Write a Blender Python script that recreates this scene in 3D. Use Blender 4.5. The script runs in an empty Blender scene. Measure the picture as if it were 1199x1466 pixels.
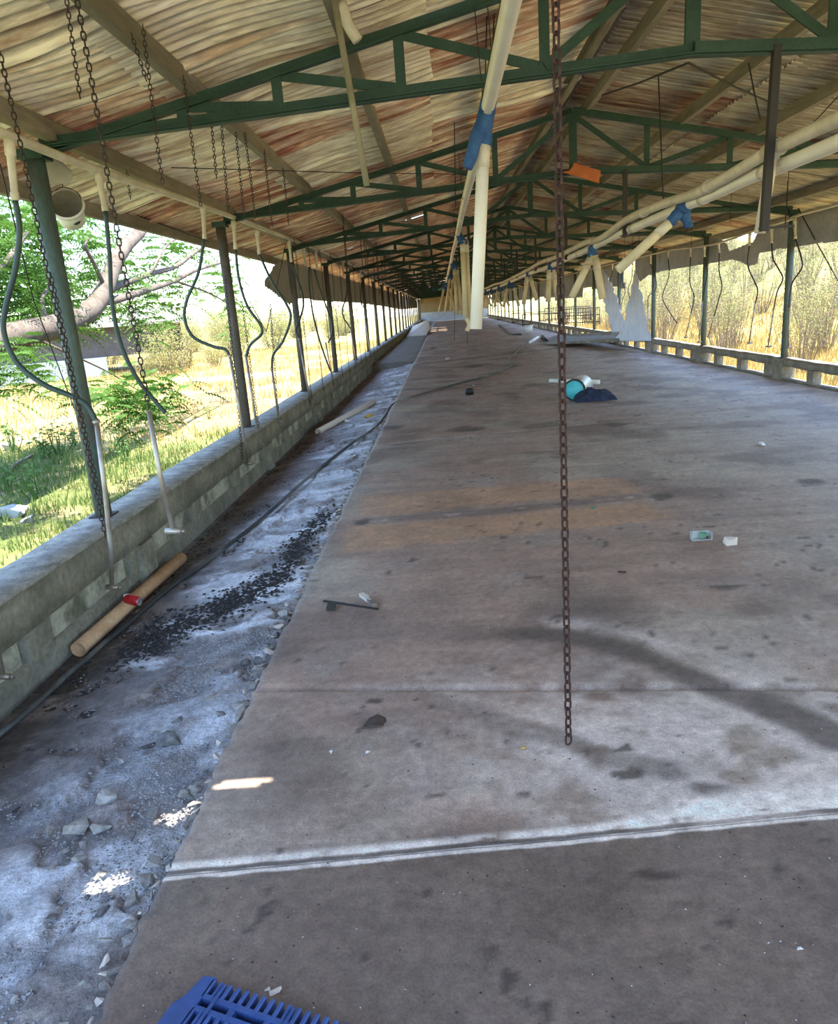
import bpy, math, random
import numpy as np
from mathutils import Vector, Matrix
random.seed(7); RNG = np.random.default_rng(7)

# ------------------------------------------------------------------ camera, sky, sun, exposure
S = 4 / 3                      # metres per survey unit (truss spacing = 3 units = 4 m)
EYE = 1.6                      # camera height above the concrete deck
W, H, F = 1199, 1466, 1046.5
CX, CY = W / 2, H / 2
def _n(v): return v / np.linalg.norm(v)
_Y = _n(np.array([630 - CX, 440 - CY, F]))
_Z = -_n(np.array([875 - CX, 4500 - CY, F])); _Z = _n(_Z - _Y * np.dot(_Y, _Z))
_X = np.cross(_Y, _Z)
R = np.stack([_X, _Y, _Z])

scene = bpy.context.scene
col = scene.collection
cam_d = bpy.data.cameras.new('camera'); cam = bpy.data.objects.new('camera', cam_d); col.objects.link(cam)
cam_d.sensor_fit = 'VERTICAL'; cam_d.sensor_height = 24; cam_d.lens = F / H * 24; cam_d.clip_start = 0.02; cam_d.clip_end = 600
m = Matrix.Identity(4)
for i in range(3):
    m[i][0] = R[i, 0]; m[i][1] = -R[i, 1]; m[i][2] = -R[i, 2]
m.translation = Vector((0, 0, EYE))
cam.matrix_world = m
scene.camera = cam

SUN = Vector((0.24, -0.16, 1.0)).normalized()      # towards the sun
world = bpy.data.worlds.new('world'); scene.world = world; world.use_nodes = True
wn = world.node_tree.nodes; wl = world.node_tree.links
bgn = wn['Background']
sky = wn.new('ShaderNodeTexSky'); sky.sky_type = 'NISHITA'; sky.sun_disc = False
sky.sun_elevation = math.asin(SUN.z); sky.sun_rotation = math.atan2(SUN.x, SUN.y)
sky.air_density = 1.0; sky.dust_density = .25; sky.ozone_density = 2.0
wl.new(sky.outputs[0], bgn.inputs[0]); bgn.inputs[1].default_value = 0.15
sd = bpy.data.lights.new('sun', 'SUN'); so = bpy.data.objects.new('sun', sd); col.objects.link(so)
sd.energy = 3.6; sd.angle = math.radians(0.4); sd.color = (1.0, 0.95, 0.86)
so.rotation_euler = SUN.to_track_quat('Z', 'Y').to_euler(); so.location = (4, -4, 20)
vs = scene.view_settings
vs.view_transform = 'Standard'; vs.look = 'None'; vs.gamma = 1; vs.use_curve_mapping = False
vs.exposure = 2.78
scene.cycles.max_bounces = 10; scene.cycles.diffuse_bounces = 6; scene.cycles.transparent_max_bounces = 8

# ------------------------------------------------------------------ survey helpers (units -> metres)
def w(x, y, z): return Vector((x * S, y * S, EYE + z * S))
def _ray(px, py): return R @ np.array([px - CX, py - CY, F])
def pY(px, py, Y): r = _ray(px, py); return w(*(r * Y / r[1]))
def pX(px, py, X): r = _ray(px, py); return w(*(r * X / r[0]))
def pZ(px, py, Z): r = _ray(px, py); return w(*(r * Z / r[2]))
def pF(px, py, z=0.0): return pZ(px, py, (z - EYE) / S)            # on the deck
GX0, GZ0, GX1, GZ1 = -0.935, -0.045, -2.22, -0.215                  # sloping gutter: top and bottom, metres
def gz(x): return GZ0 + (GZ1 - GZ0) * min(1, max(0, (x - GX0) / (GX1 - GX0)))
def pG(px, py, up=0.0):                                            # on the sloping gutter
    r = _ray(px, py); k = (GZ1 - GZ0) / (GX1 - GX0)
    t = (EYE - GZ0 - up + k * GX0) / (k * r[0] - r[2])
    return Vector((r[0] * t, r[1] * t, EYE + r[2] * t))

# ------------------------------------------------------------------ value noise
_H = RNG.random((512, 512))
def vnoise(x, y):
    x = np.asarray(x, float); y = np.asarray(y, float)
    xi = np.floor(x).astype(int); yi = np.floor(y).astype(int); fx = x - xi; fy = y - yi
    fx = fx * fx * (3 - 2 * fx); fy = fy * fy * (3 - 2 * fy)
    a = _H[xi % 512, yi % 512]; b = _H[(xi + 1) % 512, yi % 512]; c = _H[xi % 512, (yi + 1) % 512]; d = _H[(xi + 1) % 512, (yi + 1) % 512]
    return a + (b - a) * fx + (c - a) * fy + (a - b - c + d) * fx * fy
def fbm(x, y, o=4):
    s = 0; a = .5; t = 0
    for i in range(o):
        s = s + a * vnoise(np.asarray(x) * 2 ** i + 17 * i, np.asarray(y) * 2 ** i + 31 * i); t += a; a *= .5
    return s / t
def sstep(a, b, x): t = np.clip((x - a) / (b - a), 0, 1); return t * t * (3 - 2 * t)

# ------------------------------------------------------------------ materials
MAT = {}
def mat(name, c, rough=.8, metal=0., c2=None, scale=6., stretch=(1, 1, 1), bump=0., lo=.35, hi=.65, c3=None, attr=None,
        spec=.3, trans=0., fine=0., fscale=40., rnd=0., coords='Object', detail=6, fine2=0.):
    if name in MAT: return MAT[name]
    M = bpy.data.materials.new(name); M.use_nodes = True; MAT[name] = M
    nt = M.node_tree; N = nt.nodes; L = nt.links; B = N['Principled BSDF']
    B.inputs['Roughness'].default_value = rough; B.inputs['Metallic'].default_value = metal
    B.inputs['Specular IOR Level'].default_value = spec
    tc = N.new('ShaderNodeTexCoord'); mp = N.new('ShaderNodeMapping'); mp.inputs['Scale'].default_value = stretch
    if coords == 'World':
        g = N.new('ShaderNodeNewGeometry'); L.new(g.outputs['Position'], mp.inputs['Vector'])
    else: L.new(tc.outputs[coords], mp.inputs['Vector'])
    vec = mp.outputs[0]
    if rnd:
        oi = N.new('ShaderNodeObjectInfo'); ad = N.new('ShaderNodeVectorMath'); ad.operation = 'ADD'
        mu = N.new('ShaderNodeMath'); mu.operation = 'MULTIPLY'; mu.inputs[1].default_value = rnd
        L.new(oi.outputs['Random'], mu.inputs[0]); L.new(vec, ad.inputs[0]); L.new(mu.outputs[0], ad.inputs[1]); vec = ad.outputs[0]
    def noise(sc, det=6):
        n = N.new('ShaderNodeTexNoise'); n.inputs['Scale'].default_value = sc; n.inputs['Detail'].default_value = det
        n.inputs['Roughness'].default_value = .62; L.new(vec, n.inputs['Vector']); return n
    out = None
    if c2 is not None:
        n = noise(scale, detail); r = N.new('ShaderNodeValToRGB'); L.new(n.outputs['Fac'], r.inputs[0])
        e = r.color_ramp.elements
        e[0].position = lo; e[0].color = (*c, 1); e[1].position = hi; e[1].color = (*c2, 1)
        if c3 is not None:
            q = e.new((lo + hi) / 2); q.color = (*c3, 1)
        out = r.outputs[0]
    if attr:
        a = N.new('ShaderNodeAttribute'); a.attribute_name = attr
        if out is None: out = a.outputs['Color']
        else:
            mx = N.new('ShaderNodeMix'); mx.data_type = 'RGBA'; mx.blend_type = 'MULTIPLY'; mx.inputs[0].default_value = 1
            L.new(a.outputs['Color'], mx.inputs[6]); L.new(out, mx.inputs[7]); out = mx.outputs[2]
    if fine:
        n = noise(fscale, 8); r = N.new('ShaderNodeMapRange'); r.inputs[1].default_value = .25; r.inputs[2].default_value = .75
        r.inputs[3].default_value = 1 - fine; r.inputs[4].default_value = 1 + fine; L.new(n.outputs['Fac'], r.inputs[0])
        mx = N.new('ShaderNodeMix'); mx.data_type = 'RGBA'; mx.blend_type = 'MULTIPLY'; mx.inputs[0].default_value = 1
        if out is None: mx.inputs[6].default_value = (*c, 1)
        else: L.new(out, mx.inputs[6])
        L.new(r.outputs[0], mx.inputs[7]); out = mx.outputs[2]
    if fine2:
        n = noise(fscale * 4.5, 5); r = N.new('ShaderNodeMapRange'); r.inputs[1].default_value = .3; r.inputs[2].default_value = .7
        r.inputs[3].default_value = 1 - fine2; r.inputs[4].default_value = 1 + fine2; L.new(n.outputs['Fac'], r.inputs[0])
        mx = N.new('ShaderNodeMix'); mx.data_type = 'RGBA'; mx.blend_type = 'MULTIPLY'; mx.inputs[0].default_value = 1
        L.new(out, mx.inputs[6]); L.new(r.outputs[0], mx.inputs[7]); out = mx.outputs[2]
    if out is None: B.inputs['Base Color'].default_value = (*c, 1)
    else: L.new(out, B.inputs['Base Color'])
    if bump:
        n = noise(fscale, 8); b = N.new('ShaderNodeBump'); b.inputs['Strength'].default_value = bump; b.inputs['Distance'].default_value = .02
        L.new(n.outputs['Fac'], b.inputs['Height']); L.new(b.outputs[0], B.inputs['Normal'])
    if trans:
        T = N.new('ShaderNodeBsdfTranslucent'); mxs = N.new('ShaderNodeMixShader'); mxs.inputs[0].default_value = trans
        if out is None: T.inputs[0].default_value = (*c, 1)
        else: L.new(out, T.inputs[0])
        L.new(B.outputs[0], mxs.inputs[1]); L.new(T.outputs[0], mxs.inputs[2]); L.new(mxs.outputs[0], N['Material Output'].inputs[0])
    return M

mat('deck', (.84, .83, .83), .6, c2=(1.12, 1.10, 1.08), scale=2.2, attr='Col', fine=.24, fscale=26, bump=.35, fine2=.22, spec=.35)
mat('gutter', (.78, .78, .79), .55, c2=(1.12, 1.12, 1.12), scale=4, attr='Col', fine=.4, fscale=40, bump=1.0, fine2=.35, spec=.45)
mat('wall_concrete', (0.128, 0.128, 0.0975), .9, c2=(0.255, 0.247, 0.195), scale=3, fine=.3, fscale=25, bump=.5)
mat('wall_panel', (0.12, 0.125, 0.09), .9, c2=(0.36, 0.36, 0.29), scale=3.5, stretch=(1, 1, 1), lo=.40, hi=.58, rnd=11, fine=.3, fscale=30, bump=.3)
mat('wall_top', (.20, .195, .17), .9, c2=(.40, .385, .345), scale=9, fine=.3, fscale=60, bump=.6)
mat('inside_olive', (.16, .15, .12), .8, c2=(.26, .245, .2), scale=8)  # inner face of the bucket, darker grey-olive than its body
mat('pole', (.17, .15, .09), .7, c2=(.30, .26, .17), scale=4, coords='World')
mat('rail_right', (.15, .135, .11), .9, c2=(.27, .245, .20), scale=4, fine=.3, fscale=30, bump=.5)
mat('green_paint', (.013, .043, .026), .55, c2=(.028, .068, .043), scale=5, fine=.3, fscale=50, spec=.4, coords='World')
mat('post_paint', (.075, .09, .08), .6, c2=(.085, .072, .062), scale=4, stretch=(2, 2, .8), c3=(.075, .115, .10), fine=.25, fscale=30, coords='World')
mat('post_dull', (.075, .075, .065), .7, c2=(.11, .09, .072), scale=3, fine=.25, fscale=30, coords='World')
mat('purlin', (.16, .14, .10), .8, c2=(.30, .255, .19), scale=3, stretch=(1, .15, 1), fine=.25, fscale=30, coords='World')
mat('sheet', (.30, .10, .065), .85, c2=(.82, .68, .52), c3=(.56, .35, .24), attr='Col', scale=2.6, stretch=(.45, 3.2, 1), lo=.36, hi=.62, fine=.42, fscale=16, rnd=37, bump=.3)
mat('sheet_pale', (.50, .36, .25), .85, c2=(.86, .78, .62), c3=(.74, .64, .48), attr='Col', scale=2.6, stretch=(.45, 3.2, 1), lo=.36, hi=.62, fine=.35, fscale=16, rnd=37, bump=.3)
mat('pvc_tan', (.52, .46, .34), .5, c2=(.68, .62, .48), scale=3, spec=.4, fine=.12, fscale=20, coords='World')
mat('pvc_white', (.70, .66, .55), .42, c2=(.82, .79, .70), scale=2, spec=.45, coords='World')
mat('pvc_yellow', (.55, .47, .30), .5, c2=(.70, .62, .42), scale=3, spec=.4, coords='World')
mat('blue_sleeve', (.025, .075, .20), .8, c2=(.05, .13, .30), scale=12, fine=.2, fscale=60)
mat('hose_green', (.02, .045, .04), .5, c2=(.035, .065, .06), scale=8, spec=.45)
mat('hose_black', (.015, .016, .018), .5, spec=.45)
mat('hose_floor', (.03, .032, .034), .55, c2=(.16, .16, .14), scale=.35, spec=.4, coords='World', lo=.45, hi=.55)
mat('steel', (.38, .36, .32), .42, .6, c2=(.24, .19, .15), scale=6)
mat('rust', (.035, .017, .014), .75, .3, c2=(.075, .038, .03), scale=18)
mat('chain_dark', (.035, .028, .024), .7, .3, c2=(.07, .05, .04), scale=18)
mat('wire', (.035, .03, .028), .7, .3)
mat('iron', (.045, .04, .037), .6, .4)
mat('tarp', (.36, .355, .32), .8, c2=(.48, .47, .43), scale=2.5, stretch=(1, .5, 1), trans=.25, fine=.12, fscale=20)
mat('tarp_left', (.34, .31, .26), .8, c2=(.44, .41, .35), scale=2, trans=.15, fine=.1, fscale=20)
mat('plastic_white', (.62, .68, .78), .5, c2=(.74, .78, .84), scale=4, trans=.3)
mat('backwall_tan', (.24, .17, .09), .85, c2=(.40, .31, .18), scale=3, stretch=(4, 1, .3), fine=.2)
mat('backwall_grey', (.36, .39, .43), .8, c2=(.46, .49, .52), scale=2, fine=.2)
mat('stone', (.20, .18, .15), .9, c2=(.42, .39, .35), scale=14, fine=.3, fscale=60, bump=.4, rnd=9)
mat('stone_dark', (.09, .085, .08), .9, c2=(.24, .23, .22), scale=14, fine=.3, fscale=60, bump=.4, rnd=9)
mat('dung', (.028, .024, .021), .95, c2=(.06, .052, .045), scale=30)
mat('grit', (.20, .19, .18), .95, c2=(.42, .41, .40), scale=7, coords='World')
mat('clay', (.42, .24, .12), .75, c2=(.56, .36, .20), scale=5, fine=.15)
mat('can_red', (.42, .015, .02), .3, .2, spec=.5)
mat('can_white', (.75, .75, .74), .35, .1)
mat('alu', (.6, .6, .6), .35, .9)
mat('blue_plastic', (.028, .055, .15), .5, c2=(.045, .095, .27), scale=5, fine=.2, fscale=30, spec=.45, coords='World')
mat('teal', (.05, .42, .46), .5, c2=(.10, .50, .53), scale=9)
mat('silver_wrap', (.52, .52, .50), .35, .5, c2=(.62, .62, .6), scale=8)
mat('navy_cloth', (.012, .017, .035), .9, c2=(.03, .04, .07), scale=12)
mat('black_plastic', (.015, .015, .015), .5)
mat('bucket_white', (.72, .71, .66), .5, c2=(.6, .58, .52), scale=5, spec=.4)
mat('emblem', (.03, .05, .035), .6)
mat('orange_scrap', (.42, .11, .035), .8, c2=(.55, .17, .06), scale=6)
mat('sack', (.42, .40, .35), .9, c2=(.52, .5, .44), scale=6, trans=.2)
mat('wood', (.33, .24, .15), .85, c2=(.45, .35, .23), scale=5, stretch=(1, 6, 6), fine=.2)
mat('brown_scrap', (.05, .035, .026), .8, c2=(.09, .06, .045), scale=20)
mat('chip_white', (.70, .69, .66), .7)
mat('chip_cream', (.62, .54, .44), .8)
mat('chip_yellow', (.55, .38, .08), .8)
mat('clear_plastic', (.42, .45, .42), .15, spec=.6)
mat('chip_green', (.10, .22, .13), .7)
mat('ground', (0.70, 0.67, 0.58), .95, c2=(0.58, 0.55, 0.46), scale=1.2, attr='Col', fine=.3, fscale=6, bump=.5, coords='World')
mat('grass_green', (0.0868, 0.155, 0.0341), .8, c2=(0.205, 0.248, 0.0744), scale=.8, trans=.35, coords='World')
mat('grass_dry', (0.36, 0.26, 0.09), .85, c2=(0.45, 0.35, 0.15), scale=.6, trans=.3, coords='World')
mat('leaf_bright', (.045, .115, .016), .7, c2=(.10, .20, .035), scale=1.2, trans=.4, coords='World')
mat('leaf_weed', (0.072, 0.16, 0.04), .7, c2=(0.136, 0.24, 0.072), scale=3, trans=.35, coords='World')
mat('leaf_yellow', (0.223, 0.236, 0.0682), .8, c2=(0.322, 0.298, 0.124), scale=.8, trans=.4, coords='World')
mat('leaf_scrub', (0.149, 0.18, 0.062), .8, c2=(0.322, 0.279, 0.136), scale=.5, trans=.4, coords='World')
mat('bark', (.085, .066, .05), .9, c2=(.15, .12, .095), scale=5, fine=.25, coords='World')
mat('twig', (0.18, 0.144, 0.102), .9, c2=(0.27, 0.216, 0.156), scale=2, coords='World')
mat('shed_wall', (.06, .06, .065), .9, c2=(.09, .09, .095), scale=2)
mat('shed_white', (0.434, 0.476, 0.525), .8)
mat('shed_roof', (.24, .22, .2), .8, c2=(.3, .28, .26), scale=1)
mat('white_sack', (0.462, 0.476, 0.462), .8, c2=(0.392, 0.406, 0.385), scale=3)
mat('board_pale', (.6, .66, .72), .6)

# ------------------------------------------------------------------ mesh builder
class MB:
    def __init__(s): s.v = []; s.f = []; s.n = 0
    def add(s, vs, fs):
        s.v.extend([tuple(p) for p in vs]); s.f.extend([tuple(i + s.n for i in q) for q in fs]); s.n = len(s.v); return s
    def box(s, c, d, M=None):
        x, y, z = (q / 2 for q in d); c = Vector(c)
        vs = [Vector((sx * x, sy * y, sz * z)) for sz in (-1, 1) for sy in (-1, 1) for sx in (-1, 1)]
        if M is not None: vs = [M @ q for q in vs]
        return s.add([q + c for q in vs], [(0, 2, 3, 1), (4, 5, 7, 6), (0, 1, 5, 4), (2, 6, 7, 3), (0, 4, 6, 2), (1, 3, 7, 5)])
    def bar(s, a, b, wd, ht, up=(0, 0, 1), bevel=0):
        a = Vector(a); b = Vector(b); t = (b - a).normalized(); u = Vector(up); sd = t.cross(u)
        if sd.length < 1e-4: sd = t.cross(Vector((0, 1, 0)))
        sd.normalize(); u = sd.cross(t)
        return s.add([p + sd * (i * wd / 2) + u * (j * ht / 2) for p in (a, b) for i, j in ((-1, -1), (1, -1), (1, 1), (-1, 1))],
                     [(3, 2, 1, 0), (4, 5, 6, 7), (0, 1, 5, 4), (1, 2, 6, 5), (2, 3, 7, 6), (3, 0, 4, 7)])
    def angle(s, a, b, wd, ht, th=.006, up=(0, 0, 1)):           # L-section steel
        a = Vector(a); b = Vector(b); t = (b - a).normalized(); u = Vector(up); sd = t.cross(u)
        if sd.length < 1e-4: sd = t.cross(Vector((0, 1, 0)))
        sd.normalize(); u = sd.cross(t)
        prof = [(-wd / 2, -ht / 2), (wd / 2, -ht / 2), (wd / 2, -ht / 2 + th), (-wd / 2 + th, -ht / 2 + th), (-wd / 2 + th, ht / 2), (-wd / 2, ht / 2)]
        vs = [p + sd * i + u * j for p in (a, b) for i, j in prof]; k = 6
        return s.add(vs, [(0, 1, 2, 3)[::-1], (0, 3, 4, 5)[::-1], (6, 7, 8, 9), (6, 9, 10, 11)] + [(i, (i + 1) % k, k + (i + 1) % k, k + i) for i in range(k)])
    def tube(s, pts, r, n=8, caps=True, closed=False):
        pts = [Vector(p) for p in pts]; m_ = len(pts); rs = r if isinstance(r, (list, tuple)) else [r] * m_
        vs = []; prev = None
        for i, p in enumerate(pts):
            if closed: t = pts[(i + 1) % m_] - pts[i - 1]
            else: t = pts[min(i + 1, m_ - 1)] - pts[max(i - 1, 0)]
            if t.length < 1e-9: t = Vector((0, 0, 1))
            t.normalize()
            if prev is None:
                prev = t.cross(Vector((0, 0, 1)))
                if prev.length < 1e-3: prev = t.cross(Vector((0, 1, 0)))
            a = (prev - t * prev.dot(t)); a.normalize(); prev = a; b = t.cross(a)
            vs += [p + (a * math.cos(2 * math.pi * j / n) + b * math.sin(2 * math.pi * j / n)) * rs[i] for j in range(n)]
        fs = []
        for i in range(m_ if closed else m_ - 1):
            o = i * n; q = ((i + 1) % m_) * n
            fs += [(o + j, o + (j + 1) % n, q + (j + 1) % n, q + j) for j in range(n)]
        if caps and not closed: fs += [tuple(range(n))[::-1], tuple(range((m_ - 1) * n, m_ * n))]
        return s.add(vs, fs)
    def pipe(s, a, b, ro, ri, n=16):                                # open-ended pipe with wall thickness
        a = Vector(a); b = Vector(b); t = (b - a).normalized(); e = t.cross(Vector((0, 0, 1)))
        if e.length < 1e-3: e = t.cross(Vector((0, 1, 0)))
        e.normalize(); g = t.cross(e); vs = []
        for p, r_ in ((a, ro), (b, ro), (b, ri), (a, ri)):
            vs += [p + (e * math.cos(2 * math.pi * j / n) + g * math.sin(2 * math.pi * j / n)) * r_ for j in range(n)]
        fs = []
        for k in range(4): fs += [(k * n + j, k * n + (j + 1) % n, ((k + 1) % 4) * n + (j + 1) % n, ((k + 1) % 4) * n + j) for j in range(n)]
        return s.add(vs, fs)
    def lathe(s, prof, n=24, M=None):
        vs = []
        for r_, z in prof: vs += [Vector((r_ * math.cos(2 * math.pi * j / n), r_ * math.sin(2 * math.pi * j / n), z)) for j in range(n)]
        if M is not None: vs = [M @ q for q in vs]
        fs = []
        for k in range(len(prof) - 1): fs += [(k * n + j, k * n + (j + 1) % n, (k + 1) * n + (j + 1) % n, (k + 1) * n + j) for j in range(n)]
        return s.add(vs, fs)
    def mesh(s, name, smooth=False):
        me = bpy.data.meshes.new(name); me.from_pydata(s.v, [], s.f)
        if smooth: me.polygons.foreach_set('use_smooth', [True] * len(me.polygons))
        me.update(); return me
    def build(s, name, material, parent=None, smooth=False): return link(name, s.mesh(name, smooth), material, parent)
def link(name, me, material=None, parent=None):
    o = bpy.data.objects.new(name, me); col.objects.link(o)
    if material and not me.materials: me.materials.append(MAT[material])
    if parent: o.parent = parent
    return o
def tag(o, label=None, cat=None, group=None, kind=None):
    if label: o['label'] = label
    if cat: o['category'] = cat
    if group: o['group'] = group
    if kind: o['kind'] = kind
    return o
def empty(name, loc=(0, 0, 0), label=None, cat=None, group=None, kind=None):
    o = bpy.data.objects.new(name, None); o.empty_display_size = .1; o.location = loc; col.objects.link(o)
    return tag(o, label, cat, group, kind)
KIDS = {}
def copy_tree(o, parent=None):
    c = o.copy(); col.objects.link(c); c.parent = parent
    for ch in KIDS.get(o.name) or KIDS.setdefault(o.name, [k for k in o.children]): copy_tree(ch, c)
    return c
def arr_mesh(name, V, Fq, colr=None, smooth=False):                 # fast mesh from numpy quads
    me = bpy.data.meshes.new(name); V = np.asarray(V, np.float32); Fq = np.asarray(Fq, np.int32); k = Fq.shape[1]
    me.vertices.add(len(V)); me.vertices.foreach_set('co', V.ravel()); me.loops.add(Fq.size); me.loops.foreach_set('vertex_index', Fq.ravel())
    me.polygons.add(len(Fq)); me.polygons.foreach_set('loop_start', np.arange(len(Fq), dtype=np.int32) * k)
    me.update(calc_edges=True); me.validate()
    if smooth: me.polygons.foreach_set('use_smooth', [True] * len(me.polygons))
    if colr is not None:
        a = me.color_attributes.new('Col', 'FLOAT_COLOR', 'POINT'); c4 = np.ones((len(V), 4), np.float32); c4[:, :3] = colr; a.data.foreach_set('color', c4.ravel())
    return me
def grid_faces(nx, ny):
    i = np.arange((nx - 1)); j = np.arange(ny - 1); I, J = np.meshgrid(i, j); a = (J * nx + I).ravel()
    return np.stack([a, a + 1, a + nx + 1, a + nx], 1)
def spline(pts, n=10):
    P = [Vector(p) for p in pts]; P = [P[0] * 2 - P[1]] + P + [P[-1] * 2 - P[-2]]; o = []
    for i in range(1, len(P) - 2):
        for k in range(n):
            t = k / n; a, b, c, d = P[i - 1:i + 3]
            o.append(.5 * (2 * b + (c - a) * t + (2 * a - 5 * b + 4 * c - d) * t * t + (3 * b - a - 3 * c + d) * t ** 3))
    o.append(P[-2]); return o

# ================================================================== STRUCTURE
XL, XR, XRIDGE = -2.47, 5.81, 1.57
TY = [4.93 + 4 * k for k in range(-2, 23)]
YEND = 93.3
def chord_z(x): return 3.57 - .2154 * abs(x - XRIDGE)
def low_z(x): return 2.955 - (.195 / 3.9) * abs(x - XRIDGE)
def roof_z(x): return chord_z(x) + .155

def fitline(a, b):
    a = pF(*a); b = pF(*b); k = (b.y - a.y) / (b.x - a.x); return a.y - k * a.x, k
J1 = fitline((235, 1255), (1199, 1165)); J2 = fitline((390, 986), (810, 986)); J3 = fitline((545, 636), (800, 611)); J4 = fitline((600, 521), (905, 486))
def poly2(pts): return [(p.x, p.y) for p in (pF(*q) for q in pts)]
def dist_poly(X, Y, pts):
    d = np.full(X.shape, 1e9)
    for (ax, ay), (bx, by) in zip(pts[:-1], pts[1:]):
        L2 = (bx - ax) ** 2 + (by - ay) ** 2; t = np.clip(((X - ax) * (bx - ax) + (Y - ay) * (by - ay)) / L2, 0, 1)
        d = np.minimum(d, np.hypot(X - ax - t * (bx - ax), Y - ay - t * (by - ay)))
    return d
def in_poly(X, Y, pts, soft):
    ins = np.zeros(X.shape, bool); n = len(pts)
    for i in range(n):
        (ax, ay), (bx, by) = pts[i], pts[(i + 1) % n]
        c = ((ay > Y) != (by > Y)); xx = (bx - ax) * (Y - ay) / ((by - ay) or 1e-9) + ax; ins ^= c & (X < xx)
    d = dist_poly(X, Y, pts + [pts[0]]); sd_ = np.where(ins, d, -d); return sstep(-soft, soft, sd_)
def mixc(c, new, f): return c * (1 - f[..., None]) + np.array(new) * f[..., None]
BROWN = (.275, .212, .182); DARK = (.10, .085, .078); PALE = (.52, .49, .475); TANC = (.40, .255, .155); GREYG = (.30, .272, .24)
DAMP1 = poly2([(560, 905), (700, 905), (820, 916), (900, 936), (980, 968), (1080, 1008), (1199, 1052), (1400, 1110)])
DAMP2 = poly2([(385, 996), (480, 990), (580, 990), (680, 1010), (760, 1048), (850, 1082), (960, 1110)])
DAMP3 = poly2([(1010, 1136), (1100, 1145), (1199, 1150), (1330, 1150)])
RECT1 = poly2([(512, 712), (860, 684), (890, 684), (915, 704), (716, 722), (520, 741)])
RECT2 = poly2([(500, 753), (716, 738), (925, 718), (968, 742), (700, 768), (482, 794)])
STRIP = poly2([(520, 747), (716, 731), (910, 711)])
CRACK = poly2([(1040, 782), (1080, 820), (1140, 880), (1199, 935)])
SPOTS = []
for px, py, wpx, hpx in ((1160, 690, 24, 6), (948, 710, 24, 5), (672, 614, 36, 4), (678, 524, 16, 2.2), (518, 746, 14, 5), (560, 612, 22, 3), (1040, 840, 26, 4), (1150, 884, 10, 4), (880, 608, 20, 3), (620, 498, 6, 2), (748, 1128, 8, 5), (930, 1245, 40, 10)):
    p_ = pF(px, py); q_ = pF(px + wpx, py); r_ = pF(px, py - hpx); SPOTS.append((p_.x, p_.y, abs(q_.x - p_.x), abs(r_.y - p_.y)))
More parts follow.
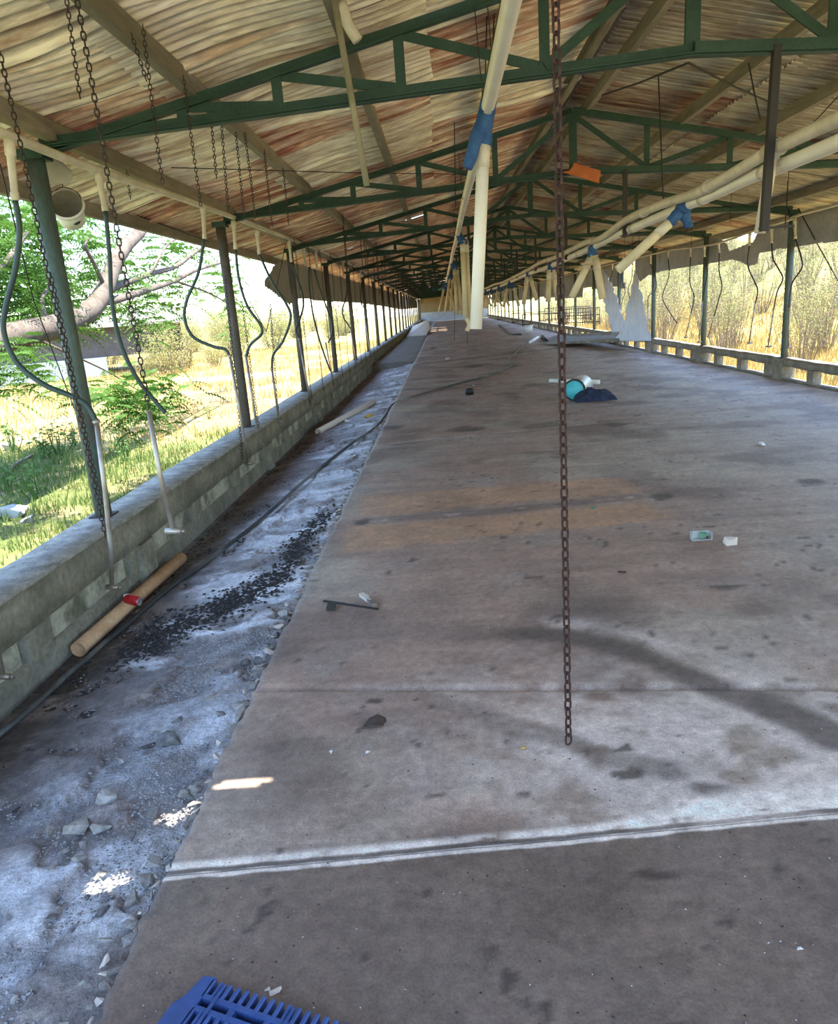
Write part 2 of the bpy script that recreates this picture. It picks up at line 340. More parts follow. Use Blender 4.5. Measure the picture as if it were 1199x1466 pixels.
def deck_col(X, Y):
    wx = X + .10 * (fbm(X * 3 + 5, Y * 3, 3) - .5); wy = Y + .16 * (fbm(X * 3, Y * 3 + 9, 3) - .5)
    n1 = fbm(X * .9 + 3, Y * .9, 5); n2 = fbm(X * 3.1, Y * 3.1 + 40, 5); n3 = fbm(X * 11 + 7, Y * 11, 4); n4 = fbm(X * 36, Y * 36, 3)
    streak = fbm(X * .7 + 60, Y * 5, 4); st2 = fbm(X * 1.6 + 12, Y * 16, 4)
    c = np.broadcast_to(np.array(BROWN), X.shape + (3,)).copy()
    c = mixc(c, GREYG, sstep(.4, .65, n1))
    c = mixc(c, GREYG, .8 * sstep(1.2, 2.6, X + .35 * (n2 - .5) - .12 * (Y - 3)))
    c = mixc(c, (.27, .245, .235), .55 * sstep(.5, .75, n2))
    c = mixc(c, (.30, .30, .31), .5 * sstep(.5, .72, streak) * sstep(6, 12, Y))
    c = mixc(c, (.12, .092, .082), .65 * sstep(.5, .72, fbm(X * 1.7 + 90, Y * 1.7 + 11, 4)))
    c = c * (.80 + .42 * st2)[..., None]
    # pale efflorescence around the damp trails
    zone = np.exp(-((Y - 2.35) / .55) ** 2) * sstep(-.3, .6, X + .4 * (n2 - .5))
    c = mixc(c, PALE, np.clip(1.2 * zone * sstep(.40, .60, .55 * n2 + .45 * n3 + .07), 0, 1) * .9)
    c = mixc(c, PALE, .75 * np.exp(-((dist_poly(wx, wy, DAMP1) - .16) / .09) ** 2) * sstep(.35, .6, n2) * sstep(.1, .6, X))
    for dp, wd, f in ((DAMP1, .085, .85), (DAMP2, .055, .6), (DAMP3, .05, .85)):
        c = mixc(c, DARK, f * (1 - sstep(wd * .55, wd * 1.5, dist_poly(wx, wy, dp))) * (sstep(-.35, .5, X) * .75 + .25))
    # worn tan rectangles with the pale strip between
    for rc in (RECT1, RECT2): c = mixc(c, TANC, (.35 + .5 * n3 + .3 * (st2 - .5)) * in_poly(X + .10 * (n3 - .5), Y + .16 * (n3 - .5), rc, .06))
    ds = dist_poly(X, Y, STRIP); c = mixc(c, (.17, .135, .125), .8 * (1 - sstep(.06, .12, ds))); c = mixc(c, PALE, .5 * (1 - sstep(.0, .05, ds)) * sstep(.5, .7, n3))
    c = mixc(c, (.33, .31, .29), .6 * (1 - sstep(.02, .06, dist_poly(wx, wy, CRACK))) * sstep(.4, .6, n3))
    # the front slab is darker and oilier; white salts along the joint
    a, k = J1; d = Y - (a + k * X) + .012 * (n3 - .5)
    c = mixc(c, (.125, .10, .082), .78 * (1 - sstep(-.03, .0, d)))
    c = mixc(c, (.16, .13, .115), .5 * (1 - sstep(-.03, .0, d)) * sstep(.45, .65, n2))
    up = .055 + .10 * sstep(.35, .9, X)
    c = mixc(c, (.74, .72, .70), .92 * sstep(.018, .03, d) * (1 - sstep(up * .7, up * 1.25, d)) * sstep(.28, .5, n3 + .12 + .1 * (n2 - .5)))
    c = mixc(c, (.10, .095, .092), .8 * sstep(-.004, .004, d) * (1 - sstep(.014, .024, d)) * (1 - .8 * sstep(.45, .8, X)))
    c = mixc(c, (.70, .68, .66), .85 * sstep(-.022, -.012, d + .006 * n3) * (1 - sstep(-.004, .006, d)))
    a, k = J2; d = np.abs(Y - (a + k * X)); c = mixc(c, (.36, .34, .33), .5 * (1 - sstep(.004, .016, d)) * sstep(.45, .6, n2))
    a, k = J3; d = np.abs(Y - (a + k * X) + .02 * (n3 - .5)); c = mixc(c, (.42, .40, .39), .75 * (1 - sstep(.015, .05, d)) * (1 - sstep(1.3, 2.6, X)))
    a, k = J4; d = np.abs(Y - (a + k * X) + .2 * (n3 - .5)); c = mixc(c, (.05, .045, .04), .85 * (1 - sstep(.15, .4, d)))
    for sx_, sy_, rx_, ry_ in SPOTS: c = mixc(c, (.055, .045, .04), .85 * (1 - sstep(.5, 1.15, np.hypot((wx - sx_) / rx_, (wy - sy_) / ry_) + .9 * (n3 - .5))))
    # spots of dung and grit
    c = mixc(c, (.05, .042, .038), .8 * sstep(.74, .80, fbm(X * 14 + 33, Y * 14, 3)) * sstep(.4, .6, n2))
    c = c * (.80 + .4 * n4)[..., None]
    return np.clip(c * 1.0 * (.9 + .2 * n3)[..., None] * 1.08 * np.array([1.13, 1.0, .86]), 0, .85)

floor = empty('floor', (0, 0, 0), kind='structure')
joints = [(-1.6, 0), J1, J2, J3, J4, (46, 0), (YEND, 0)]
for q in range(len(joints) - 1):
    (a0, k0), (a1, k1) = joints[q], joints[q + 1]
    dx = (.022, .022, .028, .05, .12, .3)[q]; dy = (.02, .022, .035, .09, .35, .8)[q]
    xs = np.linspace(-.935, 5.70, int(6.635 / dx)); nx = len(xs)
    if q == 0: ts = np.concatenate([np.linspace(0, .80, 10), np.linspace(.81, .975, 42), np.linspace(.976, 1, 30)])
    elif q == 1: ts = np.concatenate([np.linspace(0, .10, 40), np.linspace(.104, 1, 50)])
    else: ts = np.linspace(0, 1, max(8, int((a1 - a0) / dy)))
    T, X = np.meshgrid(ts, xs, indexing='ij')
    Y = (a0 + k0 * X) * (1 - T) + (a1 + k1 * X) * T
    Z = .006 * (fbm(X * 2, Y * 2, 4) - .5) + .003 * (fbm(X * 14, Y * 14, 3) - .5)
    c = deck_col(X, Y)
    gap = .006
    Y[0] += gap; Y[-1] -= gap; Z[0] -= .02; Z[-1] -= .02
    edge = .03 * (fbm(Y[:, 0] * 4, Y[:, 0] * 0 + 3, 4) - .5) + .03 * (fbm(Y[:, 0] * 17, Y[:, 0] * 0 + 8, 3) - .5)
    X[:, 0] += edge; X[:, 1] += edge; 
    X2 = X.copy(); 
    Xs = np.concatenate([X[:, :1] - .012, X2], 1); Ys = np.concatenate([Y[:, :1], Y], 1); Zs = np.concatenate([Z[:, :1] - .10, Z], 1); cs = np.concatenate([c[:, :1] * 1.2, c], 1)
    V = np.stack([Xs.ravel(), Ys.ravel(), Zs.ravel()], 1)
    me = arr_mesh('slab', V, grid_faces(nx + 1, len(ts)), cs.reshape(-1, 3), smooth=True)
    link('slab', me, 'deck', floor)

# sloping gutter beside the deck, with broken screed
def gutter_col(X, Y):
    n1 = fbm(X * .8 + 11, Y * 3.2 + 4, 5); n2 = fbm(X * 4, Y * 5 + 7, 5); n3 = fbm(X * 16, Y * 16, 4); n4 = fbm(X * 45, Y * 45, 2)
    c = np.broadcast_to(np.array((.27, .265, .265)), X.shape + (3,)).copy()
    c = mixc(c, (.58, .58, .59), sstep(.45, .62, n1)); c = mixc(c, (.13, .105, .09), .85 * sstep(.49, .62, fbm(X * 1.1 + 50, Y * 2.6, 5)))
    c = mixc(c, (.56, .56, .57), .8 * sstep(.45, .65, n2) * sstep(-1.5, -1.0, X))
    c = mixc(c, (.52, .51, .50), .8 * (1 - sstep(1.8, 2.8, Y)) * sstep(.35, .6, n2))
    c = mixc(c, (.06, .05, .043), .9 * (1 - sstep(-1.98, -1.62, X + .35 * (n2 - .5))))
    c = mixc(c, (.16, .09, .06), .5 * (1 - sstep(-1.9, -1.5, X)) * sstep(6, 8, Y))
    c = mixc(c, (.38, .31, .24), .8 * sstep(-1.02 + .06 * 0, -.96, X + .07 * (n3 - .5)) * sstep(2.6, 3.4, Y))
    cr = fbm(X * 2.2 + 20, Y * 3.1, 5); c = mixc(c, (.15, .12, .10), .75 * np.exp(-((cr - .495) / .018) ** 2))
    c = mixc(c, (.20, .165, .14), .7 * sstep(.52, .66, fbm(X * 3.3 + 70, Y * 4.1, 5)))
    c = c * (.6 + .8 * n3)[..., None]
    return np.clip(1.55 * c * (.75 + .5 * n4)[..., None], 0, .85)
YG1 = 23.3
xs = np.linspace(GX0 + .03, GX1 - .09, 66)
ys = np.concatenate([np.arange(-3, 1.2, .25), np.arange(1.2, 6, .02), np.arange(6, 12, .05), np.arange(12, YG1, .12), [YG1]])
Y, X = np.meshgrid(ys, xs, indexing='ij')
n1 = fbm(X * 2.2 + 20, Y * 3.1, 5); n2 = fbm(X * 9, Y * 9 + 5, 4); n3 = fbm(X * 30, Y * 30, 3)
Z = GZ0 + (GZ1 - GZ0) * np.clip((X - GX0) / (GX1 - GX0), 0, 1)
amp = sstep(GX1 - .1, GX1 + .25, X)
Z = Z + amp * (.028 * (sstep(.485, .505, n1) - .5) + .016 * (n2 - .5) + .010 * (n3 - .5) * (.4 + sstep(.5, .6, n2)))
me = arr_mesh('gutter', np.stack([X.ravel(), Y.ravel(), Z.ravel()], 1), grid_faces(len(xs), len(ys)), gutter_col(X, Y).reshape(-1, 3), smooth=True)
tag(link('floor_gutter', me, 'gutter'), kind='structure')
# level walkway where the gutter ends
xs = np.linspace(-2.29, -.93, 30); ys = np.linspace(YG1, YEND, 200); Y, X = np.meshgrid(ys, xs, indexing='ij')
Z = .01 + .01 * (fbm(X * 2, Y * 2, 4) - .5); Z[0] = -.3
cc = np.broadcast_to(np.array((.17, .16, .135)), X.shape + (3,)) * (.7 + .6 * fbm(X * 3, Y * 2, 4))[..., None]
tag(link('floor_walkway', arr_mesh('walkway', np.stack([X.ravel(), Y.ravel(), Z.ravel()], 1), grid_faces(30, 200), cc.reshape(-1, 3)), 'deck'), kind='structure')

# low concrete wall, left
wl_ = empty('wall_left', (XL, 0, 0), kind='structure')
def rough_beam(x0, x1, y0, y1, z0, z1, step, amp, seed):            # long beam with uneven arrises
    n = int((y1 - y0) / step) + 1; ys = np.linspace(y0, y1, n); prof = [(x0, z0), (x1, z0), (x1, z1), (x0, z1)]; V = []; Fq = []
    for i, y in enumerate(ys):
        for j, (px, pz) in enumerate(prof):
            V.append((px + amp * (vnoise(y * 3, seed + j * 7.3) - .5), y, pz + amp * (vnoise(y * 4 + 5, seed + j * 3.1) - .5)))
    for i in range(n - 1):
        for j in range(4): Fq.append((i * 4 + j, i * 4 + (j + 1) % 4, i * 4 + 4 + (j + 1) % 4, i * 4 + 4 + j))
    V = np.array(V, float); return V, Fq
def beam_obj(name, args, material, parent):
    V, Fq = rough_beam(*args); n = len(V); o = link(name, arr_mesh(name, V, np.array(Fq + [(3, 2, 1, 0), (n - 4, n - 3, n - 2, n - 1)])), material, parent)
    o.matrix_parent_inverse = Matrix.Translation(-parent.location); return o
def abs_child(o, parent): o.parent = parent; o.matrix_parent_inverse = Matrix.Translation(-Vector(parent.location)); return o
beam_obj('top_beam', (-2.58, -2.27, -1, YEND, .10, .325, .25, .014, 1.), 'wall_concrete', wl_)
beam_obj('coping', (-2.585, -2.262, -1, YEND, .3255, .345, .2, .012, 5.), 'wall_top', wl_)
beam_obj('base_beam', (-2.60, -2.285, -1, YEND, -.9, -.075, .5, .01, 3.), 'wall_concrete', wl_)
pm = MB().box((0, 0, 0), (.14, 1.06, .175)).mesh('panel'); pier = MB().box((0, 0, 0), (.30, .24, .19)).mesh('pier'); big = MB()
big.box((0, 0, 0), (.10, .22, .40)); big = big.mesh('column_block')
for k in range(-1, 22):
    for j in range(3):
        yy = TY[0] + 8 + k * 4 + .67 + j * 1.333
        o = link('panel', pm, 'wall_panel', None); o.location = (-2.40, yy, .012); abs_child(o, wl_)
        o = link('pier', pier, 'wall_concrete', None); o.location = (-2.43, yy + .667, .012); abs_child(o, wl_)
    o = link('column_block', big, 'wall_concrete', None); o.location = (-2.285, TY[0] + 8 + k * 4 + .10, -.09); abs_child(o, wl_)

# low balustrade wall, right
wr_ = empty('wall_right', (XR, 0, 0), kind='structure')
beam_obj('top_rail', (5.73, 5.92, -1, YEND, .235, .365, .16, .025, 11.), 'rail_right', wr_)
beam_obj('base_rail', (5.74, 5.92, -1, YEND, -.5, .022, .3, .012, 14.), 'rail_right', wr_)
bal = MB().box((0, 0, 0), (.13, .20, .24)).mesh('baluster'); blk = MB().box((0, 0, 0), (.22, .36, .36)).mesh('column_block')
for k in range(-1, 22):
    for j in range(3):
        yy = TY[0] + 8 + k * 4 + (.30, 1.5, 2.75)[j] + .06 * math.sin(k * 3 + j)
        o = link('baluster', bal, 'rail_right', None); o.location = (5.82, yy + .25, .11); o.rotation_euler = (0, 0, .05 * math.sin(7 * k + j)); abs_child(o, wr_)
    o = link('column_block', blk, 'rail_right', None); o.location = (5.82, TY[0] + 8 + k * 4 + .02, .17); abs_child(o, wr_)

# end wall
wb_ = empty('wall_back', (XRIDGE, YEND, 0), kind='structure')
g = MB().box((XRIDGE, YEND + .1, .55), (8.7, .2, 1.1)); abs_child(g.build('lower_blockwork', 'backwall_grey'), wb_)
g = MB(); n = 120
for i in range(n):
    x0 = -2.7 + 8.6 * i / n; x1 = -2.7 + 8.6 * (i + 1) / n; d = .03 * (i % 2)
    g.add([(x0, YEND + .02 + d, 1.1), (x1, YEND + .02 + d, 1.1), (x1, YEND + .02 + d, chord_z(x1)), (x0, YEND + .02 + d, chord_z(x0)),
           (x1, YEND + .22, 1.1), (x1, YEND + .22, chord_z(x1)), (x0, YEND + .22, 1.1), (x0, YEND + .22, chord_z(x0))], [(0, 1, 2, 3), (1, 4, 5, 2), (6, 0, 3, 7), (4, 6, 7, 5)])
abs_child(g.build('upper_cladding', 'backwall_tan'), wb_)

# ------------------------------------------------------------------ roof
ceiling = empty('ceiling', (XRIDGE, 0, 3.7), kind='structure')
TH = math.atan(.2154); SL, SW, PITCH = 1.74, .93, .86
def sheet_local(nx, var, ny=48):
    xs = np.linspace(0, SL, nx + 1); ys = np.linspace(0, SW, ny + 1); Yl, Xl = np.meshgrid(ys, xs, indexing='ij')
    Z = .013 * np.sin(2 * np.pi * Yl / (SW / 10))
    if var == 1: Z += .05 * np.exp(-((Yl - SW) / .16) ** 2) * np.sin(np.pi * np.clip(Xl / SL, 0, 1))
    if var == 2: Z += -.045 * np.exp(-(Yl / .2) ** 2) * (Xl / SL) ** 2
    if var == 3: Z += .03 * np.sin(3 * Xl / SL + 1) * (Yl / SW)
    if var == 4: Z += -.09 * np.exp(-((Yl) / .14) ** 2) * np.exp(-((Xl - .8) / .5) ** 2)
    if var == 5: Z += .085 * np.exp(-((Yl - SW) / .17) ** 2) * np.exp(-((Xl - .5) / .6) ** 2)
    if var == 6: Z += .06 * np.exp(-((Yl - SW) / .13) ** 2) * np.exp(-((Xl - 1.4) / .5) ** 2) + .02 * np.sin(4 * Xl)
    return Xl, Yl, Z, nx + 1, ny + 1
def groove(Xl, Yl, seed=0):  # dark valleys: rust and dirt, plus shading painted in to show the corrugation
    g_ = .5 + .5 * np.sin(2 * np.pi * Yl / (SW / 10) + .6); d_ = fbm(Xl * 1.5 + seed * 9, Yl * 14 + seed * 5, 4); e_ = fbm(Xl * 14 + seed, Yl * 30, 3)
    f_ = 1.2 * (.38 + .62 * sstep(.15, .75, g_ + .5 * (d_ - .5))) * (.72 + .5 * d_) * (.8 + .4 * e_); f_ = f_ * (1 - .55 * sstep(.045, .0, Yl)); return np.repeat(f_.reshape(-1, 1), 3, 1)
variants = []
for v in range(7):
    Xl, Yl, Zl, a, b = sheet_local(20, v, 60)
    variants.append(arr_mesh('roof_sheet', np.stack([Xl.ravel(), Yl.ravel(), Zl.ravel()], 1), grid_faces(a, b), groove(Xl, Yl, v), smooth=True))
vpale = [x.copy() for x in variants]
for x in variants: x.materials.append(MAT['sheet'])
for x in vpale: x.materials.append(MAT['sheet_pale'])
def sheet_matrix(side, tier, y, dz=0., yaw=0.):
    s = side; d0 = .02 + tier * 1.56
    x = XRIDGE + s * d0 * math.cos(TH); z = roof_z(x) + .012 * (2 - tier) + dz
    ex = Vector((s * math.cos(TH), 0, -math.sin(TH))); ey = Vector((0, 1, 0)); ez = ex.cross(ey)
    M = Matrix((ex, ey, ez)).transposed().to_4x4(); M = M @ Matrix.Rotation(yaw, 4, 'Z'); M.translation = Vector((x, y, z)); return M
# sun slits: holes in the sheets above the bright marks on the floor
slits = []
for (px, py, fn, L_, W_) in ((347, 1122, pF, .22, .05), (257, 1166, pG, .16, .05), (140, 1265, pG, .22, .05)):
    p = fn(px, py); t = 0
    for _ in range(20): t = (roof_z(p.x + SUN.x * t) + .01 - p.z) / SUN.z
    slits.append((p.x + SUN.x * t, p.y + SUN.y * t, L_, W_, .10))
ROW0 = -1.2; NROW = int((YEND + .3 - ROW0) / PITCH) + 1
rest_V = []; rest_F = []; rest_C = []; off = 0; gaps = random.Random(3)
def far_gap(side, tier, y): return side < 0 and 50 < y < 66 and gaps.random() < .22
for r in range(NROW):
    y = ROW0 + r * PITCH
    for side in (-1, 1):
        for tier in range(3):
            rr = random.Random(r * 31 + side * 7 + tier)
            if 3.0 < y < 46.2:
                near = side < 0 and y < 9.5
                v = rr.choice((5, 6, 5, 0, 6, 0)) if near else (rr.choice((0, 0, 0, 5, 6, 0)) if side < 0 else 0)
                pale = (side < 0 and (y < 4.5 or rr.random() < (.5 if y < 8 else .12))) or (side > 0 and rr.random() < .85)
                me = (vpale if pale else variants)[v]
                o = link('roof_sheet', me); M = sheet_matrix(side, tier, y, rr.uniform(-.006, .012), rr.uniform(-.012, .012) * (2 if near else 1))
                o.parent = ceiling; o.matrix_parent_inverse = Matrix.Translation(-Vector(ceiling.location)); o.matrix_local = M
                o.matrix_parent_inverse = Matrix.Identity(4); o.matrix_local = Matrix.Translation(-Vector(ceiling.location)) @ M
            else:
                M = np.array(sheet_matrix(side, tier, y)); has = any(abs(sx - (M[0, 3] + side * .85)) < 1.3 and -1.2 < sy - y < 1.2 for sx, sy, *_ in slits)
                Xl, Yl, Zl, a, b = sheet_local(70 if has else 1, 0, 48 if has else 24)
                P = np.stack([Xl.ravel(), Yl.ravel(), Zl.ravel(), np.ones(Xl.size)], 1) @ M.T; Fq = grid_faces(a, b); keep = np.ones(len(Fq), bool)
                cen = P[Fq].mean(1)
                if has:
                    for sx, sy, L_, W_, k_ in slits: keep &= ~(((cen[:, 0] - sx) / (L_ / 2)) ** 2 + ((cen[:, 1] - sy - k_ * (cen[:, 0] - sx)) / (W_ / 2)) ** 2 < 1)
                if far_gap(side, tier, y): keep &= (np.abs(Yl.ravel()[Fq].mean(1) - .45) > .22)
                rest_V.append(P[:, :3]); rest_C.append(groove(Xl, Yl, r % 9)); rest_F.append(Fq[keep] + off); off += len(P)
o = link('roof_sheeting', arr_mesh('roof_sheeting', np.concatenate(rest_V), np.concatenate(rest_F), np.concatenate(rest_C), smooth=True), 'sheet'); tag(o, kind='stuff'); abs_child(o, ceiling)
# ridge capping
g = MB()
for s in (-1, 1): g.bar((XRIDGE + s * .13, ROW0, roof_z(XRIDGE) + .035), (XRIDGE + s * .13, YEND + .3, roof_z(XRIDGE) + .035), .28, .006, up=(s * .2, 0, 1))
abs_child(g.build('ridge_cap', 'purlin'), ceiling)

# ------------------------------------------------------------------ purlins
for x, nm in ((-2.28, 'eave purlin above the left posts, outermost under the left roof slope'), (-1.73, 'second purlin up from the left eave, directly over the low left wall'),
              (-1.06, 'third purlin up from the left eave, broad and weathered'), (-.34, 'fourth purlin up from the left eave, beside the slanting tan pole'),
              (.42, 'fifth purlin up from the left eave, above the white feed pipe'), (1.06, 'ridge purlin on the left roof slope'), (1.29, 'ridge purlin on the right roof slope'),
              (2.05, 'second purlin down from the ridge on the right slope'), (2.67, 'third purlin down from the ridge on the right slope'),
              (3.36, 'fourth purlin down from the ridge on the right slope'), (4.02, 'fifth purlin down from the ridge, just inside the right posts'), (4.66, 'eave purlin beyond the right posts')):
    X_ = x * S; g = MB(); z = chord_z(X_) + .022 + .055; s = 1 if X_ < XRIDGE else -1
    y0, y1 = ROW0, YEND
    g.bar((X_, y0, z), (X_, y1, z), .008, .115, up=(0, 0, 1)).bar((X_ - s * .026, y0, z + .054), (X_ - s * .026, y1, z + .054), .056, .008).bar((X_ - s * .026, y0, z - .054), (X_ - s * .026, y1, z - .054), .056, .008)
    o = g.build('purlin', 'purlin'); tag(o, 'long ' + nm, 'purlin', 'roof purlins')

# ------------------------------------------------------------------ trusses
ORD = ['first', 'second', 'third', 'fourth', 'fifth', 'sixth', 'seventh', 'eighth', 'ninth', 'tenth']
def make_truss():
    t = empty('roof_truss', (XRIDGE, TY[2], 2.955), 'green painted steel roof truss of angle bars', 'truss', 'roof trusses')
    def part(nm, a, b, wd, ht, kind='bar'):
        g = MB(); a = Vector((a[0] - XRIDGE, a[2] if len(a) > 2 else 0, a[1] - 2.955)); b = Vector((b[0] - XRIDGE, b[2] if len(b) > 2 else 0, b[1] - 2.955))
        (g.angle(a, b, wd, ht, .008, up=(0, 0, 1) if abs((b - a).z) < (b - a).length * .9 else (1, 0, 0)) if kind == 'angle' else g.bar(a, b, ht, wd, up=(0, 1, 0)))
        g.build(nm, 'green_paint', t)
    for s, xe in ((-1, -2.42), (1, 5.78)):
        part('bottom_chord', (xe, low_z(xe)), (XRIDGE, low_z(XRIDGE)), .055, .075, 'angle')
        part('bottom_chord', (xe, low_z(xe), -.03), (XRIDGE, low_z(XRIDGE), -.03), .05, .06, 'angle')
        part('top_chord', (xe, chord_z(xe)), (XRIDGE, chord_z(XRIDGE)), .055, .07, 'angle')
        xsv = [q * S for q in ((-1.13, -.68, -.116, .53) if s < 0 else (3.70, 3.116, 2.465, 1.785))]
        for i, x in enumerate(xsv):
            part('web_post', (x, low_z(x)), (x, chord_z(x)), .014, .062)
            if i < 3:
                n = xsv[i + 1]
                if s < 0: part('web_diagonal', (x, chord_z(x) - .02, .012), (n, low_z(n) + .02, .012), .012, .056)
                else: part('web_diagonal', (n, low_z(n) + .02, .012), (x, chord_z(x) - .02, .012), .012, .056)
        part('web_diagonal', (xsv[-1], low_z(xsv[-1]) + .02, -.014), (XRIDGE, chord_z(XRIDGE) - .05, -.014), .012, .056)
    part('ridge_post', (XRIDGE, low_z(XRIDGE) - .01), (XRIDGE, chord_z(XRIDGE) - .01), .03, .085)
    return t
truss0 = make_truss()
for k, y in enumerate(TY):
    if k in (0, 1, 2): continue
    o = copy_tree(truss0); o.location = (XRIDGE, y, 2.955)
    o['label'] = ('green steel roof truss, %s beyond the truss with the longest hanger bar' % ORD[k - 3]) if k - 3 < len(ORD) else 'distant green steel roof truss near the tan end wall'

# ------------------------------------------------------------------ posts
def post(x, y, z0, mat_, label, group):
    t = empty('steel_post', (x, y, z0), label, 'post', group)
    n = 10; g = MB(); g.tube([(0, 0, 0), (0, 0, 2.66 - z0)], .056, 14); g.build('shaft', mat_, t, True)
    MB().box((0, 0, 2.69 - z0), (.16, .14, .06)).build('head_plate', 'green_paint', t)
    MB().box((0, 0, .006), (.15, .15, .012)).build('base_plate', 'iron', t)
    return t
post(XL, TY[2], .345, 'post_paint', 'green flaking steel post beside the hanging white bucket', 'posts on the left wall')
p0 = post(XL, TY[3], .345, 'post_dull', 'round grey steel post on the low left wall', 'posts on the left wall')
for k, y in enumerate(TY[4:]):
    o = copy_tree(p0); o.location = (XL, y, .345); o['label'] = ('round grey steel post on the low wall, %s beyond the green flaking post' % ORD[k + 1]) if k < 7 else 'distant grey steel post on the low left wall'
p0['label'] = 'round grey steel post on the low wall, first beyond the green flaking post'
p1 = post(XR, TY[3], .36, 'post_paint', 'round steel post on the balustrade wall', 'posts on the right wall')
p1['label'] = 'steel post on the balustrade wall before the slack rope post'
for k, y in enumerate(TY[4:]):
    o = copy_tree(p1); o.location = (XR, y, .36); o['label'] = 'steel post on the balustrade wall that the slack rope is tied to' if k == 0 else ('steel post on the balustrade wall, %s beyond the slack rope' % ORD[k - 1]) if k < 8 else 'distant steel post on the balustrade wall'

# ================================================================== OUTSIDE
def ground_z(X, Y):
    X = np.asarray(X, float); Y = np.asarray(Y, float)
    z = -.62 + .18 * (fbm(X * .25, Y * .25, 4) - .5) * sstep(2.9, 5, -X) - .05 * sstep(6, 7, X)
    z = z + 1.2 * sstep(25, 90, -X) + 6.5 * sstep(9.5, 30, X) + .5 * (fbm(X * .2 + 9, Y * .2, 3) - .5) * sstep(9, 12, X)
    return z
def gpt(x, y, up=0.): return Vector((x, y, float(ground_z(x, y)) + up))
def pO(px, py, z=-.62): return pZ(px, py, (z - EYE) / S)
xs = np.concatenate([np.linspace(-150, -30, 30), np.linspace(-29, -12, 40), np.linspace(-11.8, -2.6, 70), np.linspace(-2.4, 6, 12), np.linspace(6.2, 32, 70), np.linspace(34, 120, 25)])
ys = np.concatenate([np.linspace(-60, -2, 20), np.linspace(-1.5, 30, 140), np.linspace(31, 110, 90), np.linspace(115, 300, 20)])
Y, X = np.meshgrid(ys, xs, indexing='ij'); Z = ground_z(X, Y)
n1 = fbm(X * .5, Y * .5, 4); n2 = fbm(X * 2, Y * 2, 4)
dry = sstep(13.5, 16.5, Y + 2.5 * (n1 - .5) - .12 * (X + 5)); 
cg = np.broadcast_to(np.array((.16, .19, .06)), X.shape + (3,)).copy(); cg = mixc(cg, (.34, .28, .15), sstep(.52, .68, n2)); cg = mixc(cg, (.52, .37, .15), dry)
cg = mixc(cg, (.56, .42, .22), dry * sstep(.5, .65, n1)); cg = mixc(cg, (.34, .36, .13), sstep(38, 55, Y) * sstep(.3, .6, n1))
cg = mixc(cg, (.56, .46, .20), sstep(6, 7, X)); cg = mixc(cg, (.40, .40, .16), sstep(11, 15, X) * sstep(.4, .6, n1)); cg = mixc(cg, (.14, .13, .09), ((X > -2.7) & (X < 6)).astype(float))
tag(link('ground', arr_mesh('ground', np.stack([X.ravel(), Y.ravel(), Z.ravel()], 1), grid_faces(len(xs), len(ys)), cg.reshape(-1, 3), smooth=True), 'ground'), kind='structure')

def blades(name, XY, hmin, hmax, wd, material, label, cat, lean=.5):
    n = len(XY); z = ground_z(XY[:, 0], XY[:, 1]); a = RNG.random(n) * 2 * np.pi; h = RNG.uniform(hmin, hmax, n); le = RNG.uniform(0, lean, n); b = RNG.random(n) * 2 * np.pi
    base = np.stack([XY[:, 0], XY[:, 1], z - .01], 1); d = np.stack([np.cos(a), np.sin(a), 0 * a], 1) * (wd * (.6 + .8 * RNG.random(n)))[:, None]
    tip = base + np.stack([np.cos(b) * le * h, np.sin(b) * le * h, h], 1)
    V = np.stack([base - d, base + d, tip], 1).reshape(-1, 3); Fq = np.arange(3 * n).reshape(-1, 3)
    tag(link(name, arr_mesh(name, V, Fq), material), label, cat, kind='stuff')
def scatter(n, x0, x1, y0, y1, f=None):
    P = np.stack([RNG.uniform(x0, x1, n), RNG.uniform(y0, y1, n)], 1)
    if f is not None: P = P[f(P[:, 0], P[:, 1]) > RNG.random(len(P))]
    return P
fdry = lambda x, y: sstep(13.5, 16.5, y + 2.5 * (fbm(x * .5, y * .5, 4) - .5) - .12 * (x + 5))
blades('green_grass', scatter(60000, -13, -2.8, 3, 20, lambda x, y: (1 - fdry(x, y)) * (.25 + .75 * sstep(.4, .6, fbm(x * 1.3, y * 1.3, 3)))), .05, .20, .010, 'grass_green', 'short green weedy grass outside the low left wall', 'grass')
blades('dry_grass', scatter(60000, -30, -2.85, 14, 60, lambda x, y: fdry(x, y) * sstep(.35, .65, fbm(x * .6, y * .6, 3))), .10, .35, .016, 'grass_dry', 'dry straw coloured grass on the field beyond the left wall', 'grass')
blades('straw_grass', scatter(40000, 6.3, 16, 6, 60), .12, .45, .018, 'grass_dry', 'straw coloured grass along the foot of the right bank', 'grass')

